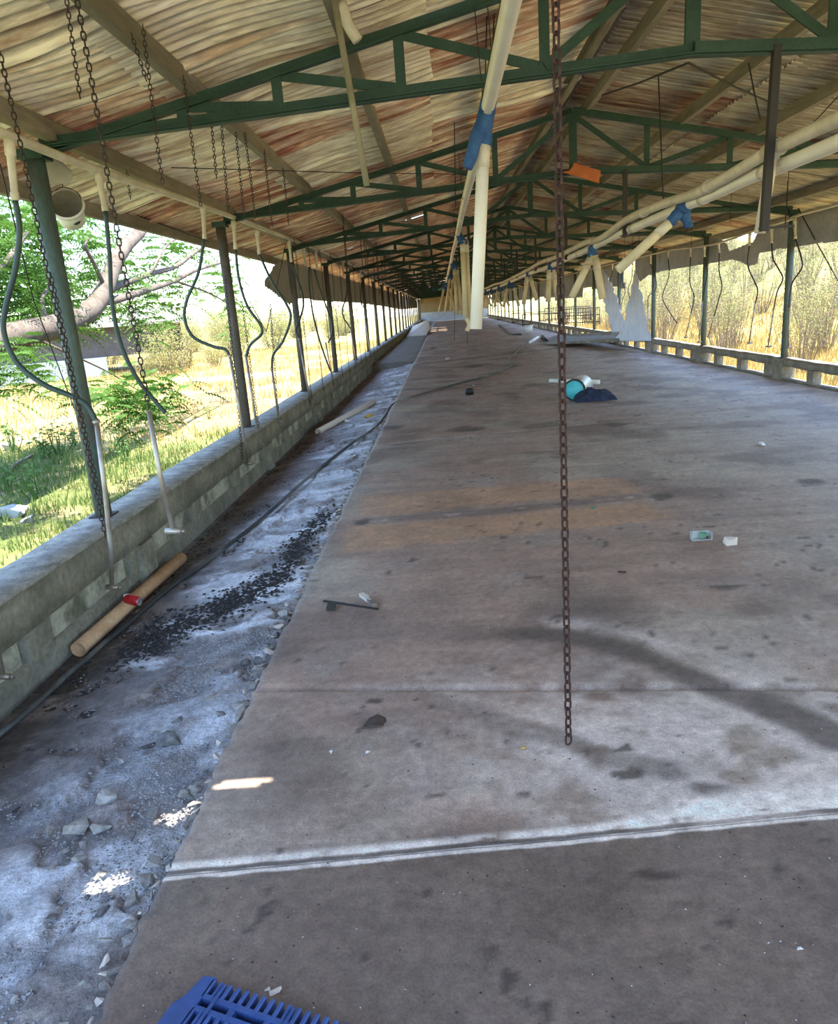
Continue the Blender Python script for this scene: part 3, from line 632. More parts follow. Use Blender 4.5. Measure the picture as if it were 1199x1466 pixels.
def leaf_quads(C, size, droop=.6, asp=.45):
    n = len(C); a = RNG.random(n) * 2 * np.pi; e = RNG.uniform(-1, 1, n) * droop
    d = np.stack([np.cos(a) * np.cos(e), np.sin(a) * np.cos(e), np.sin(e)], 1); u = RNG.normal(size=(n, 3)); u -= d * (u * d).sum(1)[:, None]; u /= np.linalg.norm(u, axis=1)[:, None]
    s_ = (size * (.6 + .8 * RNG.random(n)))[:, None]
    V = np.stack([C - d * s_ / 2, C + u * s_ * asp / 2, C + d * s_ / 2, C - u * s_ * asp / 2], 1).reshape(-1, 3)
    return V
def leaf_mesh(name, Vs):
    V = np.concatenate(Vs); return arr_mesh(name, V, np.arange(len(V)).reshape(-1, 4))
def frond(p, d, L, npair, leafL, out):                                # pinnate leaf: pairs of leaflets along a drooping rachis
    d = Vector(d).normalized(); sd_ = d.cross(Vector((0, 0, 1)))
    if sd_.length < .05: sd_ = Vector((1, 0, 0))
    sd_.normalize(); up = sd_.cross(d)
    for i in range(npair):
        t = (i + 1) / npair; c = p + d * (L * t) - Vector((0, 0, 1)) * (L * .35 * t * t); l = leafL * (1 - .45 * abs(2 * t - 1))
        for s in (-1, 1):
            tw = up * (s * l * .25); tip = c + sd_ * (s * l) + d * (l * .35) - Vector((0, 0, .3 * l)) + tw; wv = d * (l * .20) + up * (l * .08)
            out.append([c, c + sd_ * (s * l * .5) + d * (l * .12) + wv, tip, c + sd_ * (s * l * .5) + d * (l * .22) - wv])

# big feathery tree beyond the left wall
tr = empty('acacia_tree', gpt(-8.6, 9.0), 'spreading feathery leaved tree with a thick crooked limb beyond the left wall', 'tree')
XTREE = -4.1
def bp(pts, dX=0.): return [pX(px, py, XTREE + dX * i / (len(pts) - 1)) for i, (px, py) in enumerate(pts)]
g = MB()
trunk = [gpt(-8.6, 9.0, -.2), gpt(-8.3, 9.0, .7)] + bp([(-60, 520), (0, 487), (70, 470), (110, 456), (135, 438), (152, 410), (165, 375), (182, 350), (203, 328), (215, 290)])
sp = spline(trunk, 5); g.tube(sp, [.22 - .13 * (i / len(sp)) for i in range(len(sp))], 10)
for pts, r0, dx in (([(112, 455), (150, 432), (165, 430), (212, 415), (250, 402), (280, 387), (330, 372)], .085, .1), ([(152, 415), (162, 412), (215, 392), (250, 382), (285, 357), (318, 335)], .075, -.1),
                    ([(150, 412), (135, 378), (122, 352), (132, 335)], .04, .1), ([(0, 487), (-40, 440), (20, 360), (60, 300)], .06, -.3), ([(70, 470), (60, 430), (75, 400), (70, 350)], .04, -.2),
                    ([(40, 478), (85, 500), (150, 530), (200, 560)], .02, .6), ([(215, 392), (240, 350), (262, 340)], .03, .1), ([(250, 402), (300, 420), (335, 440)], .03, -.1)):
    sp = spline(bp(pts, dx), 5); g.tube(sp, [r0 * (1 - .6 * i / len(sp)) for i in range(len(sp))], 7)
abs_child(g.build('trunk', 'bark', None, True), tr)
out = []; rt = random.Random(5)
spots = []
for _ in range(230):
    x = rt.uniform(-60, 340); y = rt.uniform(285, 475)
    if x > 150 and y < 345 and rt.random() < .88: continue
    if 60 < x < 260 and 330 < y < 385 and rt.random() < .4: continue
    if x > 270 and (y < 380 or y > 455) and rt.random() < .7: continue
    spots.append((x, y, rt.uniform(-5.4, -4.15)))
for _ in range(100): spots.append((rt.uniform(-60, 120), rt.uniform(285, 460), rt.uniform(-5.8, -4.2)))
for _ in range(34): spots.append((rt.gauss(190, 34), rt.gauss(572, 22), rt.uniform(-3.2, -2.9)))
for _ in range(20): spots.append((rt.uniform(-30, 60), rt.gauss(530, 20), rt.uniform(-3.7, -3.4)))
for (x, y, d) in spots:
    c = pX(x, y, d); sc_ = max(.8, min(1.6, c.y / 9.0))
    for k in range(rt.randint(6, 9)):
        a = rt.uniform(0, 6.28); dv = Vector((math.cos(a), math.sin(a), rt.uniform(-.5, .6)))
        frond(c + Vector((rt.gauss(0, .13), rt.gauss(0, .13), rt.gauss(0, .09))) * sc_, dv, rt.uniform(.22, .40) * sc_, 8, rt.uniform(.07, .11) * sc_, out)
V = np.array([[tuple(p) for p in q] for q in out]).reshape(-1, 3)
o = link('foliage', arr_mesh('foliage', V, np.arange(len(V)).reshape(-1, 4)), 'leaf_bright'); abs_child(o, tr)

# shrubs and scrub: three meshes, each copied as its own thing
def shrub_mesh(seed, h, rad, nstem, nleaf, leafs, droop=.8, fill=.5):
    rg = random.Random(seed); g = MB(); C = []
    for i in range(nstem):
        a = rg.uniform(0, 6.28); r_ = rad * rg.random() ** .6; b = Vector((math.cos(a) * r_ * .25, math.sin(a) * r_ * .25, -.1)); t = Vector((math.cos(a) * r_, math.sin(a) * r_, h * rg.uniform(.6, 1.05)))
        mid = b.lerp(t, .5) + Vector((rg.gauss(0, .1), rg.gauss(0, .1), .15)); sp = spline([b, mid, t], 3); g.tube(sp, [.016, .013, .011, .009, .007, .006, .003][:len(sp)], 3, caps=False)
        for k in range(nleaf // nstem):
            q = sp[min(len(sp) - 1, int(len(sp) * (fill * rg.random() + 1 - fill)))]; C.append((q.x + rg.gauss(0, rad * .13), q.y + rg.gauss(0, rad * .13), max(.03, q.z + rg.gauss(0, h * .09))))
    return g.mesh('stems'), leaf_mesh('foliage', [leaf_quads(np.array(C), leafs, droop)])
def shrub(name, meshes, loc, sc, rz, mats, label, cat, group):
    t = empty(name, loc, label, cat, group); t.scale = (sc, sc, sc * random.uniform(.9, 1.1)); t.rotation_euler = (0, 0, rz)
    link('stems', meshes[0], mats[0], t); link('foliage', meshes[1], mats[1], t); return t
SC = [shrub_mesh(s, 2.6, 1.1, 42, 1500, .075) for s in (1, 2, 3)]
rs = random.Random(11)
TAKEN = []
def free(x, y, d):
    if any((x - a) ** 2 + (y - b) ** 2 < (d + e) ** 2 / 4 for a, b, e in TAKEN): return False
    TAKEN.append((x, y, d)); return True
for i in range(95):
    for _ in range(60):
        y = rs.uniform(9, 75); x = 9.0 + rs.random() * 9 + (y > 40) * rs.random() * 6
        if free(x, y, 2.3): break
    else: continue
    shrub('scrub_bush', SC[i % 3], gpt(x, y), rs.uniform(.75, 1.25), rs.uniform(0, 6.28), ('twig', 'leaf_scrub'), 'thin stemmed yellow green scrub bush on the bank beyond the balustrade wall', 'bush', 'scrub on the right bank')
GB = [shrub_mesh(s, 2.2, 1.5, 40, 2400, .10, fill=.85) for s in (7, 8)]
for i, (px, py, d, sc) in enumerate(((236, 470, 27, 1.15), (255, 468, 30, 1.0), (300, 470, 30, .7), (205, 500, 26, .6))):
    p = pY(px, py, d); shrub('field_bush', GB[i % 2], gpt(p.x, p.y), sc, i, ('twig', 'leaf_yellow' if i != 2 else 'leaf_weed'), ('tall rounded yellow green bush in front of the dark shed', 'yellow green bush behind the tall rounded bush', 'low fresh green bush at the edge of the dry field', 'small bush at the corner of the dark shed')[i], 'bush', 'bushes in the field')
for i in range(46):
    for _ in range(60):
        y = rs.uniform(48, 120); x = -rs.uniform(4.5, 9 + (y - 40) * .8)
        if free(x - 6, y, 5.5): break
    else: continue
    shrub('hedge_tree', GB[i % 2], gpt(x - 6, y), rs.uniform(1.2, 2.0), rs.uniform(0, 6.28), ('twig', 'leaf_scrub' if i % 3 else 'leaf_weed'), 'pale green hedge tree far off across the dry field', 'tree', 'trees across the field')
for i in range(16):
    for _ in range(60):
        y = rs.uniform(70, 120); x = -rs.uniform(40, 110)
        if free(x, y, 7.5): break
    else: continue
    shrub('hedge_tree', GB[i % 2], gpt(x, y), rs.uniform(1.6, 2.6), rs.uniform(0, 6.28), ('twig', 'leaf_weed'), 'pale green hedge tree far off across the dry field', 'tree', 'trees across the field')
# broad leaved weeds outside the left wall
WD = [shrub_mesh(s, .55, .20, 7, 90, .085, droop=.5, fill=.85) for s in (21, 22)]
for i, (px, py, sc) in enumerate(((52, 715, 1.0), (62, 660, 1.1), (85, 655, 1.1), (110, 640, .8), (20, 650, 1.0), (180, 660, .7), (225, 620, .8), (175, 645, .6), (300, 600, .6), (140, 690, .6), (10, 700, .8))):
    p = pO(px, py); shrub('weed_plant', WD[i % 2], gpt(p.x, p.y), sc, i, ('leaf_weed', 'leaf_weed'), 'leafy green weed standing in the grass outside the left wall', 'plant', 'weeds in the grass')

# long low shed far across the field
a = pY(258, 466, 30); b = pY(-220, 497, 24)
dirv = (b - a); dirv.z = 0; L_ = dirv.length; ang = math.atan2(dirv.y, dirv.x)
sh = empty('shed', (a.x, a.y, float(ground_z(a.x, a.y))), 'long low dark shed with a pale roof edge and white plinth across the field', 'shed'); sh.rotation_euler = (0, 0, ang)
MB().box((L_ / 2, -4, 1.75), (L_, 8, 1.5)).build('wall', 'shed_wall', sh); MB().box((L_ / 2 + 2, -3.98, .45), (L_ - 4, 8.1, 1.1)).build('plinth', 'shed_white', sh)
g = MB(); g.add([(-.5, .8, 2.45), (L_ + .5, .8, 2.45), (L_ + .5, -4, 3.3), (-.5, -4, 3.3), (-.5, -8.8, 2.45), (L_ + .5, -8.8, 2.45), (-.5, .8, 2.57), (L_ + .5, .8, 2.57), (L_ + .5, -4, 3.42), (-.5, -4, 3.42), (-.5, -8.8, 2.57), (L_ + .5, -8.8, 2.57)],
    [(0, 1, 2, 3), (3, 2, 5, 4), (6, 9, 8, 7), (9, 10, 11, 8), (0, 6, 7, 1), (4, 5, 11, 10), (0, 3, 9, 6), (3, 4, 10, 9), (1, 7, 8, 2), (2, 8, 11, 5)]); g.build('roof', 'shed_roof', sh)

def rock_mesh(name, seed, sx=1., sy=1., sz=1., sub=2, jag=.35):      # angular broken piece: hull of random points
    rg = random.Random(seed); import bmesh
    bm = bmesh.new()
    for k in range(11 if sub > 1 else 8):
        v = Vector((rg.uniform(-1, 1), rg.uniform(-1, 1), rg.uniform(-1, 1))); v /= max(abs(q) for q in v); v *= rg.uniform(.7, 1.0); bm.verts.new((v.x * .5 * sx, v.y * .5 * sy, v.z * .5 * sz))
    r_ = bmesh.ops.convex_hull(bm, input=bm.verts); bmesh.ops.delete(bm, geom=list({q for q in r_['geom_interior'] + r_['geom_unused'] if isinstance(q, bmesh.types.BMVert)}), context='VERTS')
    bmesh.ops.bevel(bm, geom=list(bm.edges), offset=.02 * min(sx, sy, sz), segments=1, affect='EDGES')
    me = bpy.data.meshes.new(name); bm.to_mesh(me); bm.free(); return me
for px, py, sx, mt, lb, ct, nm in ((14, 742, .42, 'white_sack', 'crumpled white sack lying in the grass outside the left wall', 'sack', 'crumpled_sack'), (18, 645, .35, 'stone', 'pale rock half hidden in weeds outside the left wall', 'rock', 'field_rock'), (38, 752, .2, 'stone', 'small pale rock beside the white sack', 'rock', 'field_rock')):
    p = pO(px, py); o = link(nm, rock_mesh(nm, int(px) + 3, sx * 1.4, sx, sx * .55), mt); o.location = gpt(p.x, p.y, .05); tag(o, lb, ct)
a = pO(0, 690); b = pO(48, 655); g = MB(); g.tube([a + Vector((0, 0, .06)), a.lerp(b, .5) + Vector((0, 0, .1)), b + Vector((0, 0, .06))], [.035, .03, .02], 7); tag(g.build('fallen_branch', 'twig', None, True), 'bare fallen branch lying in the weeds', 'branch')
a = pO(195, 517, -.5); b = pO(250, 498, -.5); g = MB(); g.tube([gpt(a.x, a.y, .1), gpt(b.x, b.y, .1)], [.13, .10], 8); tag(g.build('log', 'twig', None, True), 'pale log lying on the dry field below the yellow bush', 'log')

# ================================================================== SERVICES: pipes, drinkers, chains
def fitY(px, py, Y):                                                   # nearest depth at which the point still lies under the roof
    while pY(px, py, Y).z > chord_z(pY(px, py, Y).x) + .04: Y -= .03
    return Y
FWD = Vector((R[0, 2], R[1, 2], R[2, 2]))
def mpp(p): return (Vector(p) - Vector((0, 0, EYE))).dot(FWD) / F

# chains ------------------------------------------------------------
def link_mesh(pitch, wire, n=10, m_=6):
    a = pitch / 2; r_ = pitch * .33; pts = []
    for k in range(n):
        t = 2 * math.pi * k / n; pts.append(Vector((r_ * math.cos(t), 0, (a - r_ + wire) * (1 if math.sin(t) > 1e-6 else -1 if math.sin(t) < -1e-6 else 0) + r_ * math.sin(t))))
    return MB().tube(pts, wire, m_, closed=True)
def chain_mesh(L, pitch, wire, n=8, m_=4, sway=0.):
    g = MB(); base = link_mesh(pitch, wire, n, m_); k = 0; z = -pitch / 2
    while z > -L:
        Rm = Matrix.Rotation(math.pi / 2 * (k % 2) + .35, 3, 'Z'); o = Vector((sway * math.sin(z * 5), 0, z)); g.add([Rm @ Vector(v) + o for v in base.v], base.f); z -= pitch; k += 1
    return g.mesh('chain', True)
CH = {}
def chain(a, b, label, group, pitch=.034, wire=.0036, material='chain_dark'):
    a = Vector(a); b = Vector(b); L = round((b - a).length / .1) * .1; key = (round(L, 1), pitch)
    if key not in CH: CH[key] = chain_mesh(max(L, .1), pitch, wire, sway=.004)
    o = link('hanging_chain', CH[key], material); o.location = a; o.rotation_euler = (a - b).to_track_quat('Z', 'Y').to_euler(); return tag(o, label, 'chain', group)

# the long rusty chain, every link a part
top = pY(795, 0, 1.66); bot = pY(813.5, 1062, 1.66); top = bot + (top - bot).normalized() * ((chord_z(top.x) + .04 - bot.z) / ((top - bot).normalized().z))
ax = (bot - top).normalized(); L_ = (bot - top).length; P_ = .0335
ch = empty('rusty_chain', top, 'long rusty chain of heavy links hanging almost to the concrete deck', 'chain')
lm = link_mesh(P_, .0037, 14, 8).mesh('link', True); lm.materials.append(MAT['rust'])
q0 = (-ax).to_track_quat('Z', 'Y').to_matrix()
nlink = int(L_ / P_)
for k in range(nlink + 1):
    o = link('link', lm, None, ch); o.matrix_local = Matrix.Translation(ax * (P_ * (k + .5))) @ (q0 @ Matrix.Rotation(.55 + math.pi / 2 * (k % 2) + .12 * math.sin(k * 1.7), 3, 'Z')).to_4x4()

for i, (a, b, Yd, lb) in enumerate((((-2, 68), (150, 762), 3.30, 'long rusty chain hanging in front of the green post'), ((72, 390), (157, 775), 3.36, 'second chain strand hanging close to the green post'),
        ((108, -12), (213, 588), 3.95, 'long chain holding up the detached steel drinker tube'), ((94, -10), (114, 132), 3.6, 'short loose chain dangling under the pale near roof sheets'),
        ((188, 48), (208, 112), 4.15, 'short chain tied beside the broad weathered purlin'), ((204, 35), (233, 268), 4.2, 'chain hanging from the broad purlin above the white pipe'), ((262, 108), (288, 300), 5.0, 'chain hanging just ahead of the first green truss post'),
        ((181, 243), (188, 292), 4.5, 'short chain with hook beside the hanging bucket'))):
    Yd = fitY(*a, Yd); chain(pY(*a, Yd), pY(*b, Yd), lb, 'chains near the left wall', .029 if i < 3 else .023, .0033 if i < 3 else .0026)
for (a, b, Yd) in (((301, 160), (310, 255), 5.3), ((316, 165), (327, 305), 5.6), ((337, 185), (349, 305), 6.1), ((350, 190), (364, 305), 6.4), ((378, 215), (389, 320), 7.2), ((405, 240), (413, 320), 8.0)):
    Yd = fitY(*a, Yd); chain(pY(*a, Yd), pY(*b, Yd), 'thin chain hanging from the broad purlin over the drinker line', 'chains under the left roof slope', .024, .0027)
for k in range(1, 14):
    for j in range(4):
        Yd = 5.9 + 3 * k + .7 * j; x = -1.06 + .08 * math.sin(k * 3 + j * 2)
        chain(w(x, Yd, 1.10), w(x, Yd, .45 + .2 * math.sin(k * 5 + j)), 'thin chain hanging from the broad purlin over the drinker line', 'chains under the left roof slope')

# water line along the left wall --------------------------------------
XP = -1.72
pipe_pts = [(-2, .80), (2, .80), (3.19, .80), (4.06, .805), (5.8, .85), (9.1, .898), (12.4, .935), (16.3, .935), (22, .87), (32, .80), (50, .76), (68, .72)]
def pipe_z(y): return float(np.interp(y, [p[0] for p in pipe_pts], [p[1] for p in pipe_pts]))
wp = empty('water_pipe', w(XP, 0, .8), 'cream plastic water pipe running above the low left wall', 'pipe')
g = MB(); g.tube(spline([w(XP, y, z) for y, z in pipe_pts], 6), .027, 12); abs_child(g.build('run', 'pvc_tan', None, True), wp)
def drinker(label, group, socket, hose, tube, pipe_pt=None, r=.0165, hm='hose_green', sock='pvc_tan', nip=True):
    base = Vector(socket[0]) if socket else Vector(tube[0] if tube else hose[0])
    t = empty('pig_drinker', base, label, 'drinker', group)
    if socket:
        g = MB(); a, b = Vector(socket[0]), Vector(socket[-1]); g.tube([a, a.lerp(b, .25), a.lerp(b, .27), a.lerp(b, .85), a.lerp(b, .87), b], [.029, .029, .022, .019, .023, .023], 10); abs_child(g.build('drop_socket', sock, None, True), t)
    if hose:
        g = MB(); g.tube(spline(hose, 7), r, 8); ho_ = abs_child(g.build('hose', hm, None, True), t)
        if tube:
            h = Vector(hose[-1]); d = (Vector(hose[-2]) - h).normalized(); MB().tube([h + d * .012, h - d * .012], r * 1.35, 8).build('hose_clamp', 'steel', ho_, True)
    if tube:
        g = MB(); g.tube(tube, .0155 if r > .014 else .0125, 8); st_ = abs_child(g.build('steel_tube', 'steel', None, True), t)
        if nip:
            e = Vector(tube[-1]); n = MB(); n.tube([e + Vector((-.035, 0, -.01)), e + Vector((.045, -.01, -.012))], .017, 8); n.tube([e + Vector((.045, -.01, -.012)), e + Vector((.062, -.012, -.013))], .010, 8); n.build('nipple', 'steel', st_, True)
    return t
def PY(lst, Yd): return [pY(x, y, Yd) for x, y in lst]
GL = 'drinkers along the left wall'
drinker('steel drinker tube hanging over the dark gutter before the green post', GL, None, None, PY([(-35, 760), (-14, 880), (3, 965)], 2.45))
drinker('thick hose bulging far out and wrapped round the green post', GL, PY([(13, 200), (22, 287)], 3.22), PY([(22, 287), (28, 330), (22, 385), (8, 440), (6, 478), (25, 520), (62, 550), (100, 566), (124, 580), (138, 604)], 3.22), PY([(138, 604), (150, 700), (158, 780), (160, 838)], 3.22))
drinker('cut hose hanging free with a square loose end', GL, PY([(140, 246), (151, 302)], 4.06), PY([(151, 302), (157, 370), (160, 430), (172, 490), (195, 540), (225, 578), (237, 591)], 4.06), None)
drinker('rusty detached steel drinker tube hung on a long chain', GL, None, None, PY([(213, 588), (229, 680), (247, 757)], fitY(108, -12, 3.95)), r=.012)
drinker('hose looping out wide before the second left post', GL, PY([(290, 293), (293, 342)], 5.8), PY([(292, 342), (284, 390), (268, 428), (264, 455), (276, 482), (305, 496), (322, 500), (329, 510)], 5.8), PY([(329, 510), (343, 590), (355, 662)], 5.8))
drinker('hose with a sharp kink beyond the second left post', GL, PY([(334, 316), (337, 357)], 6.55), PY([(337, 357), (342, 400), (354, 438), (372, 464), (374, 478), (358, 494), (352, 510)], 6.55), PY([(352, 510), (362, 575), (371, 635)], 6.55))
drinker('hose bulging forward in front of the third left post', GL, PY([(367, 329), (371, 364)], 7.35), PY([(371, 364), (390, 405), (409, 434), (416, 455), (405, 488), (391, 508), (389, 528)], 7.35), PY([(389, 528), (394, 565), (399, 602)], 7.35))
HV = [[(0, -.28), (.05, -.45), (.25, -.62), (.42, -.78), (.25, -.95), (.06, -1.05), (.02, -1.15)], [(0, -.28), (-.04, -.5), (-.22, -.7), (-.38, -.86), (-.2, -1.0), (-.02, -1.1), (.03, -1.2)],
      [(0, -.28), (.1, -.5), (.4, -.85), (.75, -1.2), (.95, -1.5), (1.0, -1.7)], [(0, -.28), (.02, -.6), (.22, -.75), (.42, -.82), (.36, -.95), (.15, -1.0), (.02, -1.1)],
      [(0, -.28), (.3, -.5), (.62, -.8), (.7, -1.05), (.45, -1.2), (.25, -1.3)]]
GLF = 'look-alike far drinkers on the left'
protos = []
for vi, hv in enumerate(HV):
    o_ = w(XP, 9.0, .0); sk = [o_, w(XP, 9.0, -.26)]; X2 = lambda i: XP + .05 * math.sin(i + vi)
    hs = [w(X2(i), 9.0 + a, b) for i, (a, b) in enumerate(hv)]; a, b = hv[-1]
    protos.append(drinker('dark bent hose drinker on the far run of the left water pipe', GLF, sk, hs, None if vi == 2 else [w(X2(6), 9.0 + a, b), w(X2(6) + .03, 9.02 + a, (b - 1.9) / 2 - .1), w(X2(6) + .05, 9.05 + a, -1.93)]))
used = set(); i = 0
for k in range(0, 17):
    for off in (9.05, 10.0, 10.95):
        Yd = off + 3 * k; vi = (i * 2 + k) % 5; i += 1
        o = protos[vi] if vi not in used else copy_tree(protos[vi]); used.add(vi)
        o.location = w(XP, Yd, pipe_z(Yd)); 
        if k < 7: chain(w(XP + .04, Yd + .12, pipe_z(Yd)), w(XP + .05, Yd + .10, -1.0), 'thin chain hanging beside a far drinker hose', 'chains on the far left drinkers')
for (a, b, Yd, lb) in (((322, 395), (347, 650), 5.85, 'chain hanging along the second left post'), ((345, 425), (374, 640), 6.6, 'chain beside the sharply kinked hose'), ((384, 405), (398, 590), 7.4, 'chain beside the forward bulging hose')): chain(pY(*a, Yd), pY(*b, Yd), lb, 'chains near the left wall')

# water line along the right wall
XQ = 4.2
qz = [(-2, .70), (6, .70)] 
qpts = [pX(x, y, XQ) for x, y in ((1199, 293), (1135, 313), (1075, 332), (1020, 350), (960, 358), (925, 366))]
qpts = [w(XQ, -2, (qpts[0].z - EYE) / S)] + qpts + [w(XQ, 22, .72), w(XQ, 40, .70), w(XQ, 68, .68)]
wq = empty('water_pipe', w(XQ, 0, .7), 'thin cream water pipe running above the balustrade wall', 'pipe'); g = MB(); g.tube(spline(qpts, 6), .018, 10); abs_child(g.build('run', 'pvc_tan', None, True), wq)
GR = 'drinkers along the right wall'
def PXl(lst): return [pX(x, y, XQ) for x, y in lst]
for lb, so_, ho, tu in (
    ('dark hose with an S bend under the torn tarpaulin hole', [(1073, 333), (1072, 352)], [(1072, 352), (1070, 380), (1080, 404), (1084, 416), (1081, 434)], [(1081, 434), (1076, 462), (1072, 490)]),
    ('dark hose kinked just short of the post with the slack rope', [(1104, 325), (1104, 348)], [(1104, 348), (1106, 370), (1114, 385), (1120, 399), (1112, 418), (1107, 442)], [(1107, 442), (1103, 470), (1099, 495)]),
    ('dark hose bowing out behind the post with the slack rope', [(1137, 313), (1138, 342)], [(1138, 342), (1146, 367), (1147, 384), (1134, 404), (1130, 424), (1129, 442)], [(1129, 442), (1129, 470), (1128, 496)]),
    ('dark hose hanging long next after the torn tarpaulin hole', [(1028, 347), (1029, 362)], [(1029, 362), (1029, 388), (1033, 410), (1028, 430), (1022, 452)], [(1022, 452), (1014, 481)]),
    ('dark hose half hidden by the first post beyond the slack rope', [(1008, 352), (1008, 368)], [(1008, 368), (1012, 388), (1009, 410), (1005, 432)], [(1005, 432), (1003, 460), (1000, 489)]),
    ('dark hose with a gentle bend between first and second posts beyond the rope', [(988, 354), (988, 368)], [(988, 368), (987, 404), (993, 424), (989, 448)], [(989, 448), (981, 482)]),
    ('dark cut hose swinging out short of the second post beyond the rope', [(956, 359), (956, 370)], [(956, 370), (957, 395), (948, 425), (957, 445), (969, 463)], None),
    ('dark hose hooked past the second post beyond the slack rope', [(931, 365), (931, 378)], [(931, 378), (938, 398), (938, 415), (928, 424), (927, 440)], [(927, 440), (927, 474)])):
    drinker(lb, GR, PXl(so_), PXl(ho), PXl(tu) if tu else None, r=.012, hm='hose_black')
HR = [[(0, -.16), (.05, -.4), (.35, -.6), (.3, -.75), (.05, -.95)], [(0, -.16), (-.05, -.4), (-.35, -.65), (-.2, -.8), (0, -.95)], [(0, -.16), (.3, -.5), (-.2, -.8), (.1, -1.1)]]
pr = []
for vi, hv in enumerate(HR):
    a, b = hv[-1]; pr.append(drinker('dark bent hose drinker on the far run of the right water pipe', 'look-alike far drinkers on the right', [w(XQ, 18, 0), w(XQ, 18, -.14)], [w(XQ, 18 + a_, b_) for a_, b_ in hv], [w(XQ, 18 + a, b), w(XQ, 18.05 + a, -1.5)], r=.012, hm='hose_black'))
used = set(); i = 0
for k in range(11):
    for off in (16.8, 17.8, 18.7):
        vi = i % 3; i += 1; o = pr[vi] if vi not in used else copy_tree(pr[vi]); used.add(vi); o.location = w(XQ, off + 3 * k, .72 - k * .003)
for k in range(9):
    for j in range(3):
        Yd = 5.2 + 3 * k + j * .95; x = 3.36 + .3 * math.sin(j * 2 + k)
        g = MB(); zt = (chord_z(x * S) + .05 - EYE) / S; g.tube([w(x, Yd, zt), w(x, Yd, zt - .45 - .15 * math.sin(k * 3 + j))], .004, 5); tag(g.build('hanging_wire', 'wire'), 'thin straight wire hanging under the right roof slope', 'wire', 'wires under the right roof slope')

# feed line down the middle ---------------------------------------------
def sleeve(name, a, b, r0, r1, parent):                                # cloth coupling: folded, slightly puckered tube
    a = Vector(a); b = Vector(b); pts = []; rr = []
    for i in range(9):
        t = i / 8; pts.append(a.lerp(b, t) + Vector((.004 * math.sin(9 * t), 0, 0))); rr.append((r0 + (r1 - r0) * t) * (1 + .06 * math.sin(17 * t)))
    g = MB(); g.tube(pts, rr, 14); o = g.build(name, 'blue_sleeve', None, True); return abs_child(o, parent)
XF, ZF = .275, .882
fp = empty('feed_pipe', w(XF, 0, ZF), 'thick white plastic feed pipe hung under the trusses along the middle', 'pipe')
g = MB(); g.tube([w(XF - .0002 * y, y, ZF + .012 * math.sin(y * 1.05)) for y in np.linspace(-3, 66, 140)], .042, 16); abs_child(g.build('run', 'pvc_white', None, True), fp)
def feed_drop(label, group, top_, legs, r, sock=None, mat_='pvc_yellow', empty_leg=None, n=14):
    top_ = Vector(top_); t = empty('feed_drop', top_, label, 'feed pipe', group)
    c = MB(); c.tube([top_ + Vector((0, -.10, 0)), top_ + Vector((0, -.09, 0)), top_ + Vector((0, .09, 0)), top_ + Vector((0, .10, 0))], [.046, .052, .052, .046], 14); abs_child(c.build('collar', 'blue_sleeve', None, True), t)
    for a, b in legs:                                                # sleeve end a, pipe foot b
        a = Vector(a); b = Vector(b); sleeve('sleeve', top_, a, .050, .047, t)
        d = (b - a).normalized(); g = MB(); g.pipe(a - d * .06, b, r, r * .9, n); pp = g.build('drop_pipe', mat_, None, True); abs_child(pp, t)
        g = MB(); g.pipe(a - d * .02, a + d * .13, r * 1.06, r, n); g.build('stained_coupling', 'pvc_tan', pp, True)
    if empty_leg: sleeve('empty_sleeve', top_, empty_leg, .050, .036, t)
    return t
GF = 'feed drops on the middle line'
feed_drop('long pale drop pipe hanging straight from a blue cloth sleeve', GF, w(XF, 3.8, ZF), [(pY(692, 208, 3.8), pY(681, 471, 3.8))], .041, mat_='pvc_white', empty_leg=pY(668, 240, 3.75))
feed_drop('pair of cream drop pipes hanging next behind the long pale drop pipe', GF, w(XF, 9.8, ZF), [(pY(662, 350, 9.8), pY(666, 453, 9.8)), (pY(667, 350, 9.85), pY(672, 456, 9.85))], .044)
feed_drop('pair of cream drop pipes third along the middle feed line', GF, w(XF, 15.8, ZF), [(pY(650, 386, 15.8), pY(654, 450, 15.8)), (pY(654, 386, 15.85), pY(661, 451, 15.85))], .044)
feed_drop('splayed cream drop pipes fourth along the middle feed line', GF, w(XF, 21.8, ZF), [(pY(643, 400, 21.8), pY(637, 446, 21.8)), (pY(647, 400, 21.85), pY(645, 446, 21.85))], .044)
for k in range(2): feed_drop('cream drop pipe far along the middle feed line', 'far feed drops on the middle line', w(XF, 27.8 + 6 * k, ZF), [(w(XF - .12, 27.8 + 6 * k, .62), w(XF - .35, 27.8 + 6 * k, -.2)), (w(XF + .1, 27.8 + 6 * k, .62), w(XF + .25, 27.8 + 6 * k, -.2))], .044)
a = pY(667, 455, 9.75); b = pY(668, 474, 9.75); g = MB(); g.tube(spline([a, a.lerp(b, .5) + Vector((.05, 0, 0)), b], 5), .04, 10); tag(g.build('elbow_pipe', 'pvc_yellow', None, True), 'short bent pipe piece hooked below the paired drop pipes', 'pipe')
for i in range(8):                                                     # twin wires that hold the feed pipe
    Yd = 3.66 + 3 * i; g = MB()
    for s in (-.028, .028): g.tube([w(XF + s - .02, Yd, 1.22 if i else 1.25), w(XF + s, Yd, ZF - .02)], .003, 5)
    tag(g.build('pipe_hanger', 'wire'), 'thin looped wire holding the middle feed pipe to its truss', 'wire', 'feed pipe hangers')
for a, b in (((708, 0), (702, 150)), ((697, 10), (693, 160))): g = MB(); g.tube([pY(*a, 4.3), pY(*b, 4.3)], .005, 5); tag(g.build('hanging_wire', 'wire'), 'dark wire hanging behind the white feed pipe', 'wire', 'wires behind the feed pipe')

